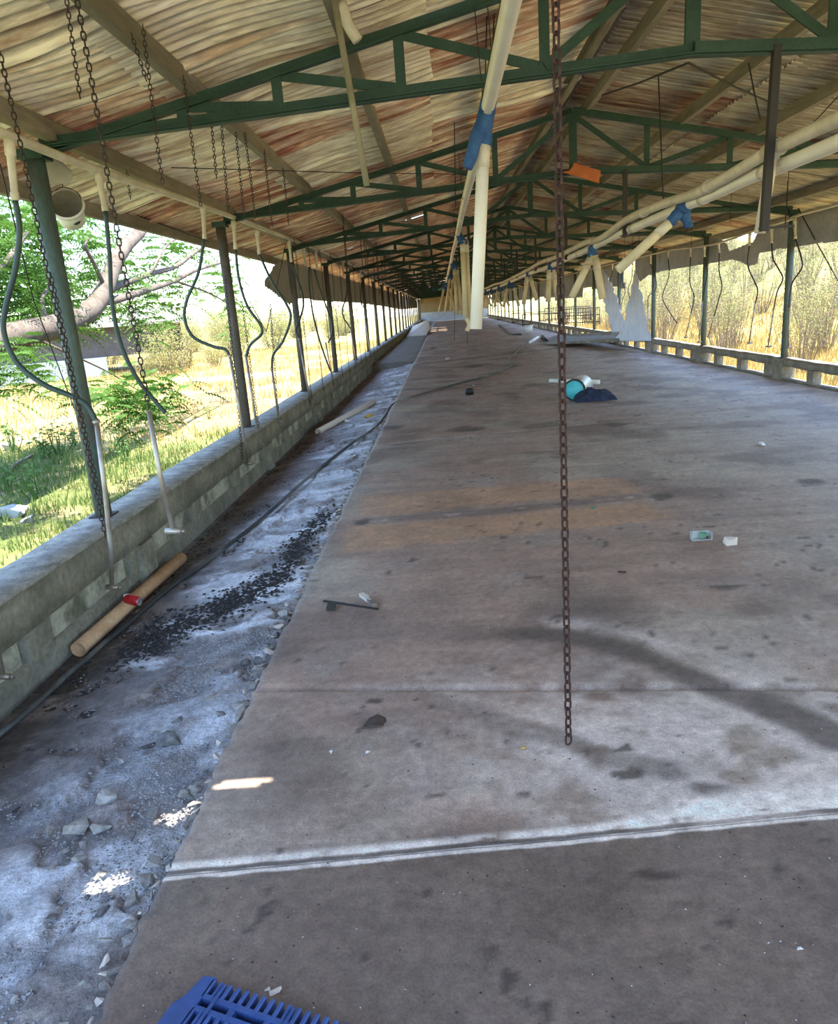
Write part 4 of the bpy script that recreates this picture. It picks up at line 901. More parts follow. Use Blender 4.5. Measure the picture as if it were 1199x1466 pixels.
# twin lines on the right
UP = [pX(x, y, 1.58) for x, y in ((1199, 170), (1119, 207), (1095, 220), (1039, 254), (992, 278), (949, 292), (896, 315), (860, 341), (836, 348), (798, 367), (773, 376), (754, 387), (720, 404))]
LO = [pX(x, y, 1.64) for x, y in ((1199, 204), (1121, 236), (1074, 254), (1026, 276), (990, 291), (940, 312), (880, 338), (848, 354), (812, 370), (780, 384), (756, 392), (720, 408))]
def extend(pts, x, z0):
    e = pts[-1].y / S; return [Vector((pts[0].x, -4, pts[0].z))] + pts + [w(x, y, z0 + .02 * math.sin(y)) for y in np.arange(e + 3, 66, 3)]
for pts, nm, x in ((extend(UP, 1.58, .52), 'upper cream pipe of the sagging pair on the right', 1.58), (extend(LO, 1.64, .44), 'lower thicker cream pipe of the sagging pair on the right', 1.64)):
    pts = sorted(pts, key=lambda p: p.y); t = empty('feed_pipe', pts[0], nm, 'pipe'); g = MB(); g.tube(spline(pts, 5), .040 if x < 1.6 else .044, 14); abs_child(g.build('run', 'pvc_tan' if x < 1.6 else 'pvc_white', None, True), t)
    for i in range(0, len(pts) - 1, 2):
        p = pts[i].lerp(pts[i + 1], .5); d = (pts[i + 1] - pts[i]).normalized(); g = MB(); g.tube([p - d * .05, p + d * .05], .049, 12); abs_child(g.build('coupling', 'pvc_tan', None, True), t)
td = pX(1107, 214, 1.58); e1 = pY(1098, 285, td.y / S); e2 = pY(1087, 334, td.y / S)
t = empty('tee_drop', td, 'cream square cut drop pipe hanging from a tee on the right pipe', 'pipe'); g = MB(); g.tube([td + Vector((0, -.09, 0)), td + Vector((0, .09, 0))], .052, 12); abs_child(g.build('tee', 'pvc_tan', None, True), t)
g = MB(); g.pipe(td, e2, .034, .029, 10); abs_child(g.build('drop_pipe', 'pvc_tan', None, True), t); g = MB(); g.tube([td, td.lerp(e2, .12)], .042, 10); abs_child(g.build('collar', 'pvc_tan', None, True), t)
GD = 'feed drops on the right line'
def rdrop(label, tp, legs, r=.05, el=None, group=GD):
    p = pX(*tp, 1.62); Yd = p.y / S; return feed_drop(label, group, p, [(pY(*a, Yd), pY(*b, Yd)) for a, b in legs], r, empty_leg=pY(*el, Yd) if el else None)
rdrop('cream drop pipe swung far out sideways from a blue sleeve', (978, 298), [((957, 320), (884, 387))], .042, (986, 326))
rdrop('widely splayed pair of cream drop pipes on the right line', (848, 356), [((844, 372), (818, 426)), ((852, 372), (862, 428))], .05)
rdrop('narrow pair of cream drop pipes beyond the widely splayed pair', (788, 380), [((786, 391), (784, 432)), ((792, 391), (798, 430))], .05)
rdrop('pair of cream drop pipes on the right line before the end wall', (756, 392), [((754, 400), (749, 436)), ((759, 399), (768, 430))], .05)
for k in range(5):
    y = 17.5 + 3 * k; feed_drop('far cream drop pipes on the right line near the tan end wall', 'far feed drops on the right line', w(1.62, y, .46), [(w(1.55, y, .3), w(1.45, y, -.1)), (w(1.7, y, .3), w(1.8 + .05 * k, y, -.1))], .044, n=8)
a = pY(831, 378, 7.9); b = pY(853, 378, 7.9); tag(MB().bar(a, b, .03, .03).build('spreader_stick', 'wood'), 'short wooden stick tied across the splayed drop pipes', 'stick')

# hanger bars from the trusses to the right pipes
for k, y in enumerate(TY[2:14]):
    zb = pY(1095, 332, 3.7).z if k == 0 else 1.6 + .46 * S; x = (1.535 if k == 0 else 1.60) * S
    t = empty('hanger_bar', (x, y, low_z(x)), 'long dark steel hanger bar bolted below the truss over the bucket' if k == 0 else 'dark steel hanger bar holding the twin pipes under a truss', 'bar', 'hanger bars under the trusses')
    g = MB(); g.angle((x, y - .04, low_z(x)), (x - (.02 if k == 0 else 0), y - .04, zb), .045, .045, .008, up=(0, 1, 0)); abs_child(g.build('bar', 'iron'), t)
    g = MB(); g.bar((x - .05, y - .04, zb + .02), (x + .16, y - .04, zb + .02), .03, .012); abs_child(g.build('foot_strap', 'iron'), t)
truss0['label'] = 'green steel roof truss carrying the longest dark hanger bar'

# ------------------------------------------------------------------ hanging odds and ends
yp = fitY(474, -25, 3.5); a, b = pY(474, -25, yp), pY(525, 266, yp); g = MB(); g.tube([a, b], .0165, 8); tag(g.build('hanging_pole', 'pole', None, True), 'thin tan pole hanging at a slant from the roof', 'pole')
yp = fitY(488, 5, 4.0); p = [pY(x, y, yp) for x, y in ((488, 5), (498, 35), (512, 58))]; g = MB(); g.tube(spline(p, 4), .03, 8); tag(g.build('pipe_offcut', 'pvc_tan', None, True), 'short tan pipe offcut wedged on the fourth purlin', 'pipe')
# bucket
c = pY(99, 303, 4.35); axis = Vector((.28, -.85, .44)).normalized()
bk = empty('white_bucket', c, 'small white plastic bucket hung tilted beside the green post', 'bucket'); q = axis.to_track_quat('Z', 'Y').to_matrix().to_4x4(); q.translation = c - axis * .10
Rb = .118
g = MB(); g.lathe([(.001, 0), (Rb * .78, 0), (Rb, .195), (Rb * .96, .195)], 28, q); bb_ = abs_child(g.build('body', 'bucket_white', None, True), bk)
g = MB(); g.lathe([(Rb * .96, .195), (Rb * .74, .012), (.001, .012)], 28, q); g.build('inside', 'inside_olive', bb_, True)
g = MB(); g.lathe([(Rb * 1.0, .178), (Rb * 1.07, .178), (Rb * 1.07, .197), (Rb * .95, .197)], 28, q); abs_child(g.build('rim', 'bucket_white', None, True), bk)
hp = pY(90, 268, 4.35); r1 = q @ Vector((Rb, 0, .19)); r2 = q @ Vector((-Rb, 0, .19)); hs = hp - Vector((0, 0, 0))
g = MB(); g.tube(spline([r1, r1.lerp(hs, .5) + Vector((.03, 0, .02)), hs, r2.lerp(hs, .5) + Vector((-.02, 0, .02)), r2], 5), .0035, 6); abs_child(g.build('handle', 'wire', None, True), bk)
cd = Vector((0, 0, EYE)) - c; lc = q.inverted().to_3x3() @ cd; an = math.atan2(lc.y, lc.x); g = MB(); n = 14; vs = [q @ Vector((Rb * .90 * math.cos(an + .25), Rb * .90 * math.sin(an + .25), .09))]
for k in range(n):
    ph = 2 * math.pi * k / n; aa = an + .25 + .26 * math.cos(ph); vs.append(q @ Vector(((Rb * .89 + .002) * math.cos(aa), (Rb * .89 + .002) * math.sin(aa), .095 + .016 * math.sin(ph))))
g.add(vs, [(0, 1 + k, 1 + (k + 1) % n) for k in range(n)]); g.build('emblem', 'emblem', bb_)
g = MB(); g.tube([hp, hp + Vector((0, 0, .45))], .003, 5); tag(g.build('hanging_wire', 'wire'), 'wire that the small white bucket hangs from', 'wire')

# cloth pieces cut along traced edges; each lies in its own upright plane with folds
def cloth(name, poly, holes, ax_, at, cell, amp, material, label, cat, fold=8., kind_y=False):
    conv = (lambda x, y: pX(x, y, at)) if ax_ == 'X' else (lambda x, y: pY(x, y, at))
    P = [conv(*q) if not isinstance(q, Vector) else q for q in poly]; i0 = 1 if ax_ == 'X' else 0
    pp = [(p[i0], p.z) for p in P]; hh = [[(p[i0], p.z) for p in (conv(*q) for q in h)] for h in holes]
    u = np.arange(min(p[0] for p in pp), max(p[0] for p in pp) + cell, cell); v = np.arange(min(p[1] for p in pp), max(p[1] for p in pp) + cell * .6, cell * .6)
    U, Vv = np.meshgrid(u, v, indexing='xy'); ins = in_poly(U, Vv, pp, 1e-4) > .5
    for h in hh: ins &= ~(in_poly(U, Vv, h, 1e-4) > .5)
    d = amp * (fbm(U * fold, Vv * fold * .25, 4) - .5) * 2 + amp * .5 * np.sin(U * fold * 3 + 3 * fbm(U * 2, Vv * 2, 2))
    base = (P[0].x if ax_ == 'X' else P[0].y); A = np.full(U.shape, base) + d
    V3 = np.stack([A.ravel(), U.ravel(), Vv.ravel()], 1) if ax_ == 'X' else np.stack([U.ravel(), A.ravel(), Vv.ravel()], 1)
    Fq = grid_faces(len(u), len(v)); keep = ins.ravel()[Fq].sum(1) >= 3; Fq = Fq[keep]; idx = np.unique(Fq); mp_ = np.zeros(len(V3), int); mp_[idx] = np.arange(len(idx))
    o = link(name, arr_mesh(name, V3[idx], mp_[Fq], smooth=True), material); md = o.modifiers.new('thickness', 'SOLIDIFY'); md.thickness = .004; return tag(o, label, cat)
XT = 4.47
zt = 2.63
def wz(Yu, z): return Vector((XT * S, Yu * S, z))
tp = [wz(6.2, zt), wz(6.2, pX(1199, 340, XT).z), (1199, 346), (1150, 352), (1112, 358), (1086, 363), (1083, 378), (1072, 382), (1056, 374), (1046, 372), (1018, 377), (980, 383), (945, 389), (925, 396), (917, 404), (910, 398), (908, 380)]
tp.append(wz(pX(908, 380, XT).y / S, zt))
cloth('tarpaulin', tp, [[(1030, 336), (1048, 329), (1068, 325), (1084, 329), (1079, 345), (1060, 352), (1046, 359)]], 'X', XT, .03, .035, 'tarp', 'grey torn tarpaulin slung under the right eave', 'tarpaulin', 3.)
cloth('tarpaulin', [wz(18.5, zt), wz(18.5, 1.75), wz(24, 1.9), wz(24, 1.5), wz(34, 1.7), wz(50, 1.6), wz(66, 1.7), wz(66, zt)], [], 'X', XT, .15, .04, 'tarp', 'far grey tarpaulin strip hanging along the right eave to the end wall', 'tarpaulin', 3.)
XC = -2.06
def lz(Yu, z): return Vector((XC * S, Yu * S, z))
pc = [(404, 357), (392, 380), (379, 402), (380, 410), (398, 425), (416, 437), (428, 428), (476, 433), (510, 434)]
pc2 = [pX(*q, XC) for q in pc]; yl = pc2[-1].y / S; zl = pc2[-1].z
cloth('curtain', [lz(pc2[0].y / S, 2.62)] + pc2[1:] + [lz(28, zl - .1), lz(40, zl - .3), lz(66, zl - .2), lz(66, 2.62)], [], 'X', XC, .04, .03, 'tarp_left', 'beige rolled side curtain hanging outside the left posts', 'curtain', 2.)
cloth('plastic_sheet', [(909, 385), (915, 410), (922, 440), (926, 470), (932, 488), (908, 489), (880, 487), (892, 468), (900, 430)], [], 'X', 3.95, .018, .05, 'plastic_white', 'white plastic sheet draped like a tent over the wall end', 'plastic sheet', 5.)
cloth('plastic_sheet', [(858, 380), (872, 400), (884, 430), (897, 474), (876, 476), (866, 440), (860, 415)], [], 'X', 4.05, .018, .05, 'plastic_white', 'narrow rolled white plastic strip hanging by the far right posts', 'plastic sheet', 5.)
cloth('rag', [(64, 231), (80, 227), (95, 238), (106, 248), (98, 262), (84, 265), (69, 264)], [], 'Y', 3.95, .012, .012, 'sack', 'pale torn rag hanging behind the green post', 'rag', 12.)
cloth('orange_sheet', [(822, 232), (832, 236), (860, 244), (858, 263), (830, 254), (802, 246), (815, 243)], [], 'Y', 6.55, .012, .012, 'orange_scrap', 'orange bent metal scrap stuck on the second truss', 'metal scrap', 6.)

# loose wires and rods
for a, ya, b, yb, r_, lb in (((96, 237), 4.7, (330, 333), 8.0, .004, 'long thin wire running beside the cream pipe under the left eave'), ((85, 264), 4.9, (300, 346), 7.5, .004, 'lower thin wire strung along the left eave'),
        ((72, 283), 5.0, (138, 262), 5.6, .006, 'thin rod crossing under the left eave behind the bucket'), ((985, 90), 3.7, (862, 136), 5.0, .007, 'thin brace rod slanting left from the ridge post'), ((985, 90), 3.7, (1103, 147), 5.0, .007, 'thin brace rod slanting right from the ridge post'),
        ((942, 108), 5.2, (949, 285), 5.2, .006, 'straight thin rod hanging to the upper right pipe'), ((1071, 90), 4.2, (1088, 172), 4.2, .005, 'slack dark wire hanging beside the long hanger bar'), ((1199, 138), 5.6, (1150, 188), 5.6, .005, 'dark wire crossing below the right purlins'),
        ((1142, 298), 9.6, (1199, 402), 9.0, .009, 'slack rope slanting down from a post on the balustrade wall'), ((409, 350), 9.3, (381, 475), 8.0, .006, 'thin rope dropping from the third left post'), ((345, 408), 7.4, (381, 475), 8.0, .006, 'thin rope rising towards the second left post'),
        ((0, 235), 3.1, (48, 430), 3.6, .004, 'thin cord hanging outside the green post'), ((48, 430), 3.6, (165, 740), 4.3, .004, 'thin cord slanting down outside the green post'), ((245, 240), 5.0, (700, 250), 6.6, .004, 'long thin wire stretched across under the trusses'), ((650, 175), 6.0, (652, 300), 6.0, .005, 'thin wire hanging left of the blue sleeves'),
        ((652, 400), 20, (650, 488), 20, .008, 'thin rod standing on the far deck'), ((668, 470), 19, (669, 494), 19, .008, 'short thin rod below the paired drop pipes')):
    g = MB(); A = pY(*a, ya); B = pY(*b, yb); g.tube([A, A.lerp(B, .5) - Vector((0, 0, .01)), B], r_, 6); tag(g.build('wire', 'wire'), lb, 'wire')

# ================================================================== THINGS ON THE DECK AND IN THE GUTTER
# blue slatted plastic floor panel
A = pF(301, 1402, .03); B = pF(482, 1462, .03); ex = (B - A); ex.z = 0; LEN = .62; ex.normalize(); ey = Vector((ex.y, -ex.x, 0))
gr = empty('slatted_panel', (A.x, A.y, 0), 'blue plastic slatted floor panel with comb like edge on the dark concrete', 'floor panel'); gr.rotation_euler = (0, 0, math.atan2(ex.y, ex.x))
PT = .0245; ZT = .034; nT = int(LEN / PT)
def slat(x, y0, y1, wd=.0115, nm='slat'):
    key = (round(y1 - y0, 4), wd)
    if key not in CH:
        L_ = y1 - y0; h = ZT; ch_ = .003; prof = [(-wd / 2 + ch_, h), (wd / 2 - ch_, h), (wd / 2, h - ch_), (wd / 2 - .002, 0.004), (-wd / 2 + .002, 0.004), (-wd / 2, h - ch_)]
        vs = [(px, yy, pz) for yy in (0, -L_) for px, pz in prof]; CH[key] = MB().add(vs, [tuple(range(6)), tuple(range(11, 5, -1))] + [(i, (i + 1) % 6, 6 + (i + 1) % 6, 6 + i) for i in range(6)]).mesh('slat')
    o = link(nm, CH[key], 'blue_plastic', gr); o.location = (x, -y0, 0)
rows = [(0.0, .048), (.080, .190), (.222, .332)]
for ri, (y0, y1) in enumerate(rows):
    for k in range(nT):
        slat(PT * (k + .5), y0 - (0 if ri else .0), y1)
for y in (.042, .074, .186, .218, .330): o = MB().box((LEN / 2, -y - .003, ZT / 2 + .001), (LEN, .013, ZT - .004)).build('cross_bar', 'blue_plastic', gr)
for y in (.058, .202):
    for k in range(0, nT, 4): o = MB().box((PT * k + .006, -y, ZT / 2), (.016, .026, ZT - .006)).build('web', 'blue_plastic', gr)
for k in (2, 10, 18): MB().box((PT * k, -.17, ZT - .001), (.007, .33, .006)).build('mould_rib', 'blue_plastic', gr)
g = MB(); g.add([(-.020, .0, 0), (.014, .006, 0), (.014, -.33, 0), (-.045, -.33, 0), (-.045, -.085, 0), (-.030, -.06, 0)] + [(-.020, .0, ZT), (.014, .006, ZT), (.014, -.33, ZT), (-.045, -.33, ZT), (-.045, -.085, ZT), (-.030, -.06, ZT)],
    [(5, 4, 3, 2, 1, 0), (6, 7, 8, 9, 10, 11)] + [(i, (i + 1) % 6, 6 + (i + 1) % 6, 6 + i) for i in range(6)]); g.build('side_lug', 'blue_plastic', gr)

# hand tools: a flat bar with a small steel plate, and a folding knife
a, b = pF(463, 860, .004), pF(541, 872, .004); t = empty('flat_bar', a, 'thin dark flat steel bar with a short plate at one end', 'tool')
abs_child(MB().bar(a, b, .016, .006).build('bar', 'iron'), t); p = pF(474, 868, .012); d = (b - a).normalized(); abs_child(MB().bar(p + Vector((0, .035, 0)), p - Vector((0, .04, 0)), .045, .022).build('plate', 'iron'), t)
a, m_, b = pF(517, 851, .014), pF(529, 860, .016), pF(536, 867, .014); t = empty('folding_knife', m_, 'folding tool with pale handle beside the flat steel bar', 'tool')
abs_child(MB().bar(a, m_, .030, .020).build('handle', 'chip_cream'), t); abs_child(MB().bar(m_, b, .034, .026).build('head', 'steel'), t); g = MB(); g.tube([m_ + Vector((0, 0, .010)), m_ + Vector((0, 0, .018))], .014, 12); abs_child(g.build('pivot', 'steel', None, True), t)
# brown leaf-shaped scrap
P = [pF(x, y, .006) for x, y in ((518, 1042), (528, 1032), (540, 1024), (552, 1026), (553, 1033), (545, 1040), (534, 1041))]; c = sum(P, Vector()) / len(P); g = MB(); n = len(P); bend = [Vector((0, 0, .012 * math.sin(i * 1.3))) for i in range(n)]
g.add([p + q for p, q in zip(P, bend)] + [p - Vector((0, 0, .005)) for p in P] + [c + Vector((0, 0, .014)), c - Vector((0, 0, .004))], [(i, (i + 1) % n, 2 * n) for i in range(n)] + [((i + 1) % n, i, i + n, (i + 1) % n + n) for i in range(n)] + [(n + (i + 1) % n, n + i, 2 * n + 1) for i in range(n)])
tag(g.build('brown_scrap', 'brown_scrap'), 'curled brown leaf shaped scrap on the bare concrete', 'scrap')

def flake(name, px, py, wpx, hpx, material, label, cat, tall=.3, seed=1, up=0.):
    p = pF(px, py); s = mpp(p); me = rock_mesh(name, seed, wpx * s, max(hpx * s * 1.5, .01), max(.006, wpx * s * tall), 1); o = link(name, me, material); o.location = p + Vector((0, 0, wpx * s * tall * .36 + up)); o.rotation_euler = (0, 0, seed); return tag(o, label, cat)
flake('plastic_chip', 1090, 638, 12, 16, 'chip_white', 'curved white shard lying alone on the grey deck', 'shard', .5, 3)
flake('concrete_chip', 1045, 780, 20, 14, 'chip_cream', 'cream triangular chip beside the clear plastic piece', 'chip', .7, 5)
flake('crumb', 890, 821, 14, 6, 'brown_scrap', 'small dark oval lump on the brown deck', 'crumb', .3, 6)
flake('plastic_scrap', 849, 728, 12, 5, 'chip_green', 'tiny green scrap on the tan worn patch', 'scrap', .3, 7)
flake('crumb', 748, 1070, 10, 7, 'chip_yellow', 'small ochre crumb left of the rusty chain end', 'crumb', .35, 8)
flake('crumb', 526, 1078, 8, 6, 'chip_white', 'tiny pale pebble in front of the brown scrap', 'pebble', .5, 9)
flake('crumb', 475, 1078, 7, 6, 'chip_white', 'tiny pale round pebble left of the brown scrap', 'pebble', .5, 10)
flake('crumb', 1145, 1361, 9, 8, 'chip_white', 'tiny pale pebble on the dark front slab', 'pebble', .5, 12)
flake('wood_chip', 395, 1421, 20, 6, 'chip_cream', 'pale splinters behind the blue slatted panel', 'splinters', .25, 13)
flake('wood_chip', 384, 1417, 8, 8, 'chip_cream', 'short curled shaving touching the blue slatted panel', 'shaving', .5, 14)
# clear plastic frame with plant bits
c = pF(1003, 772); s = mpp(c); t = empty('plastic_tray', c, 'clear plastic tray lying on its side with green debris inside', 'tray')
wd, hh, dp = 27 * s, 11 * s, .05
for (x, y, z, dx, dy, dz) in ((0, 0, .002, wd, dp, .004), (-wd / 2, 0, hh / 2, .004, dp, hh), (wd / 2, 0, hh / 2, .004, dp, hh), (0, dp / 2, hh / 2, wd, .004, hh)): abs_child(MB().box(c + Vector((x, y, z)), (dx, dy, dz)).build('side', 'clear_plastic'), t)
o = link('debris', rock_mesh('debris', 4, wd * .45, dp * .7, hh * 1.2, 1), 'chip_green'); o.location = c + Vector((wd * .12, 0, hh * .45)); abs_child(o, t)
o = link('debris', rock_mesh('debris', 8, wd * .2, dp * .5, hh * .9, 1), 'brown_scrap'); o.location = c + Vector((wd * .33, -.005, hh * .35)); abs_child(o, t)

# teal ended cylinder, cloth and pipe
c0 = pF(822, 574); s = mpp(c0); Rc = 15.5 * s; e0 = pF(822, 574) + Vector((0, 0, Rc)); e1 = e0 + Vector((.36, .85, 0)).normalized() * .62
t = empty('insulated_cylinder', c0, 'silver wrapped cylinder with a teal end lying on the deck', 'cylinder'); d = (e1 - e0).normalized()
g = MB(); g.tube([e0 + d * .01, e0 + d * .03, e1 - d * .02, e1], [Rc * .97, Rc, Rc, Rc * .95], 26); abs_child(g.build('body', 'silver_wrap', None, True), t)
g = MB(); g.tube([e0 - d * .004, e0 + d * .012], Rc * .86, 26); abs_child(g.build('teal_end', 'teal', None, True), t)
g = MB(); g.pipe(e0 - d * .008, e0 + d * .03, Rc * 1.01, Rc * .86, 26); abs_child(g.build('rim', 'iron', None, True), t)
xs = np.linspace(0, 1, 34); ys = np.linspace(0, 1, 22); V_, U_ = np.meshgrid(ys, xs, indexing='ij'); c = pF(853, 575); s = mpp(c); wd, dp, ht = 60 * s, .42, 21 * s
Hh = ht * np.clip(np.sin(np.pi * U_) * np.sin(np.pi * V_), 0, 1) ** .45 * (.45 + .75 * fbm(U_ * 5, V_ * 4 + 3, 4)) ; V3 = np.stack([(c.x + (U_ - .5) * wd + .03 * fbm(U_ * 6, V_ * 6, 2)).ravel(), (c.y + V_ * dp + .05 * fbm(U_ * 5, U_ * 0, 2)).ravel(), (.004 + Hh).ravel()], 1)
tag(link('crumpled_cloth', arr_mesh('crumpled_cloth', V3, grid_faces(34, 22), smooth=True), 'navy_cloth'), 'crumpled navy cloth heaped beside the teal ended cylinder', 'cloth')
a, b = pF(787, 545, .045), pF(857, 547, .045); g = MB(); g.tube([a, b], .043, 14); tag(g.build('pipe_offcut', 'pvc_white', None, True), 'white pipe offcut lying behind the teal ended cylinder', 'pipe')
c = pF(672, 565); s = mpp(c); g = MB(); g.lathe([(.001, 0), (6 * s, 0), (6 * s, 8 * s), (5.2 * s, 8.6 * s), (4.6 * s, 8.6 * s), (4.6 * s, 5 * s), (.001, 5 * s)], 18, Matrix.Translation(c)); tag(g.build('black_cap', 'black_plastic', None, True), 'squat black plastic cap standing on the deck', 'cap')
flake('plastic_chip', 679, 552, 9, 3, 'chip_white', 'thin white strip behind the black plastic cap', 'strip', .12, 19)
flake('wood_block', 641, 515, 17, 4, 'chip_cream', 'pale slim block on the far deck near the gutter edge', 'block', .25, 20)

# hose snaking from the far pail into the gutter
pts = [pF(x, y, .02) for x, y in ((762, 484), (752, 491), (745, 497), (738, 505), (729, 513), (727, 517), (735, 521), (728, 525), (700, 537), (668, 546), (640, 553), (600, 565), (577, 572))] + [pG(x, y, .03) for x, y in ((560, 580), (551, 595), (536, 612), (510, 630), (470, 660), (430, 693), (380, 738), (330, 778), (285, 812), (250, 836), (218, 862), (183, 893), (147, 922), (123, 944), (98, 964), (60, 1000), (30, 1026), (0, 1050), (-50, 1090))]
g = MB(); g.tube(spline(pts, 5), .0165, 8); tag(g.build('garden_hose', 'hose_floor', None, True), 'long dark hose snaking off the deck and down along the gutter', 'hose')
# far pail and short pipes
c = pF(757, 477); s = mpp(c); t = empty('white_pail', c, 'white pail standing far off where the hose begins', 'pail'); g = MB(); g.lathe([(.001, 0), (4.2 * s, 0), (5.6 * s, 11 * s), (5.2 * s, 11 * s), (4 * s, .02), (.001, .02)], 20, Matrix.Translation(c)); abs_child(g.build('body', 'bucket_white', None, True), t); g = MB(); g.lathe([(5.4 * s, 10.2 * s), (6 * s, 10.2 * s), (6 * s, 11.2 * s), (5.3 * s, 11.2 * s)], 20, Matrix.Translation(c)); abs_child(g.build('rim', 'bucket_white', None, True), t)
for a, b, mt, lb in (((758, 490), (770, 483), 'pvc_white', 'short white pipe lying next to the hose end'), ((776, 481), (783, 489), 'iron', 'short grey tube lying past the white pail'), ((832, 482), (856, 478), 'chip_cream', 'thin pale plank lying on the raised slab')):
    A_, B_ = pF(*a, .05), pF(*b, .05); g = MB(); g.tube([A_, B_], .06 if mt != 'chip_cream' else .03, 8)
    tag(g.build('pipe_offcut' if mt != 'chip_cream' else 'plank', mt, None, True), lb, 'pipe' if mt != 'chip_cream' else 'plank')
# dark curved rubber strip further back
g = MB(); g.tube(spline([pF(x, y, .03) for x, y in ((714, 465), (722, 471), (730, 478), (745, 479))], 4), .05, 8); tag(g.build('dark_hose', 'hose_black', None, True), 'short dark hose curled on the far deck before the pen rails', 'hose')
# tilted concrete slab leaning on the right wall
a = pX(926, 482, 4.25); b = pF(772, 492, .03); c2 = pX(885, 473, 4.25); d2 = pF(792, 481, .03); g = MB(); th = Vector((0, 0, .11)); T_ = [a, b, d2, c2]
g.add([p for p in T_] + [p - th if p.z > .15 else Vector((p.x, p.y, -.02)) for p in T_], [(0, 1, 2, 3), (7, 6, 5, 4), (0, 4, 5, 1), (1, 5, 6, 2), (2, 6, 7, 3), (3, 7, 4, 0)]); tag(g.build('tilted_slab', 'rail_right'), 'cracked concrete slab tilted against the balustrade wall', 'slab')
# pen railings at the far end
def railing(a, b, h, nb, label, rails=2):
    a = Vector(a); b = Vector(b); t = empty('pen_railing', a, label, 'railing', 'pen railings at the far end')
    for k in range(rails): z = Vector((0, 0, h - k * h * .85 / max(1, rails - 1))); abs_child(MB().tube([a + z, b + z], .03, 6).build('rail', 'iron', None, True), t)
    for k in range(nb + 1): p = a.lerp(b, k / nb); abs_child(MB().tube([p, p + Vector((0, 0, h))], .028 if k in (0, nb) else .016, 6).build('bar', 'iron', None, True), t)
railing(pF(713, 459), pF(752, 457), .8, 3, 'open rectangular pen railing deepest in the barn'); railing(pF(733, 463), pF(790, 461), .75, 3, 'open pen railing standing behind the low dark pen frame'); railing(pF(748, 467), pF(810, 465), .75, 2, 'low dark pen frame closest to the white pail')
railing(pF(800, 466), pF(858, 464), .95, 22, 'long pen fence of many upright bars by the right wall', 3); railing(pF(780, 460), pF(845, 458), .95, 20, 'pen fence of upright bars behind the long pen fence', 3)
# pale ramp block on the walkway far off
a = pF(648, 463); b = pF(575, 468); g = MB(); x0, x1 = -2.2, -.95; y0, y1 = 46, 58
g.add([(x0, y0, .01), (x1, y0, .01), (x1, y1, .01), (x0, y1, .01), (x0, y0, .03), (x1, y0, .05), (x1, y1, .75), (x0, y1, .35)], [(3, 2, 1, 0), (4, 5, 6, 7), (0, 1, 5, 4), (1, 2, 6, 5), (2, 3, 7, 6), (3, 0, 4, 7)]); tag(g.build('ramp_block', 'chip_cream'), 'pale sunlit concrete ramp at the far end of the left walkway', 'ramp')

# clay pipe and can in the gutter
a, b = pG(112, 930, .05), pG(259, 799, .05); t = empty('clay_pipe', a, 'long orange clay coloured pipe lying along the wall in the gutter', 'pipe'); g = MB(); g.pipe(a, b, .047, .041, 20); abs_child(g.build('pipe', 'clay', None, True), t)
c = pG(190, 859, .13); d = Vector((.95, -.25, -.18)).normalized(); t = empty('drink_can', c, 'red drink can with white swoosh resting on the clay pipe', 'can'); q = d.to_track_quat('Z', 'Y').to_matrix().to_4x4(); q.translation = c - d * .055
g = MB(); g.lathe([(.022, 0), (.027, .003), (.0325, .012), (.0325, .092), (.027, .104)], 22, q); cb_ = abs_child(g.build('body', 'can_red', None, True), t); g = MB(); g.lathe([(.027, .104), (.0275, .107), (.025, .106), (.001, .103)], 22, q); abs_child(g.build('lid', 'alu', None, True), t); g = MB(); g.lathe([(.022, 0), (.018, .004), (.001, .006)], 22, q); abs_child(g.build('base', 'alu', None, True), t)
g = MB(); vs = []; n = 24
for k in range(n + 1):
    u = k / n; an = -1.2 + 3.6 * u; z0 = .035 + .03 * math.sin(u * 5); wv = .011 * math.sin(math.pi * u) + .002
    for s in (-1, 1): vs.append(q @ Vector((.0331 * math.cos(an), .0331 * math.sin(an), z0 + s * wv)))
g.add(vs, [(2 * k, 2 * k + 1, 2 * k + 3, 2 * k + 2) for k in range(n)]); g.build('swoosh', 'can_white', cb_, True)
for (a, b, r_, mt, lb, ct) in (((320, 722), (346, 700), .045, 'clay', 'broken stub of clay pipe against the wall further along the gutter', 'pipe'), ((455, 618), (535, 575), .05, 'chip_cream', 'dusty pale pipe lying in the gutter by the far wall', 'pipe')):
    g = MB(); g.pipe(pG(*a, .04), pG(*b, .04), r_, r_ * .86, 14); tag(g.build('pipe_offcut', mt, None, True), lb, ct)
a, b = pG(172, 870, .03), pG(155, 880, .03)
def gstone(px, py, wpx, material, label, cat='stone', tall=.55, seed=0, nm='stone', group=None, elong=1.4):
    p = pG(px, py); s = mpp(p); W_ = wpx * s; me = rock_mesh(nm, seed, W_, W_ / elong, W_ * tall, 2 if wpx > 14 else 1); o = link(nm, me, material); o.location = p + Vector((0, 0, W_ * tall * .28)); o.rotation_euler = (.25 * math.sin(seed * 3), .2 * math.cos(seed * 5) - .17, seed * 2.4); return tag(o, label, cat, group)
gstone(165, 862, 30, 'clay', 'rough brown stone under the drink can', tall=.7, seed=41); gstone(122, 945, 20, 'chip_yellow', 'ochre crust lump beside the open end of the clay pipe', 'lump', tall=.3, seed=42)
gstone(65, 947, 14, 'can_white', 'small grey white lump on the dark gutter floor', 'lump', seed=43); gstone(308, 693, 9, 'chip_white', 'small white lump near the clay pipe stub', 'lump', seed=44)
gstone(528, 597, 20, 'chip_yellow', 'flat yellow crust lying high in the gutter', 'crust', tall=.25, seed=45); gstone(500, 604, 16, 'chip_white', 'flat whitish crust beside the yellow crust', 'crust', tall=.2, seed=46)
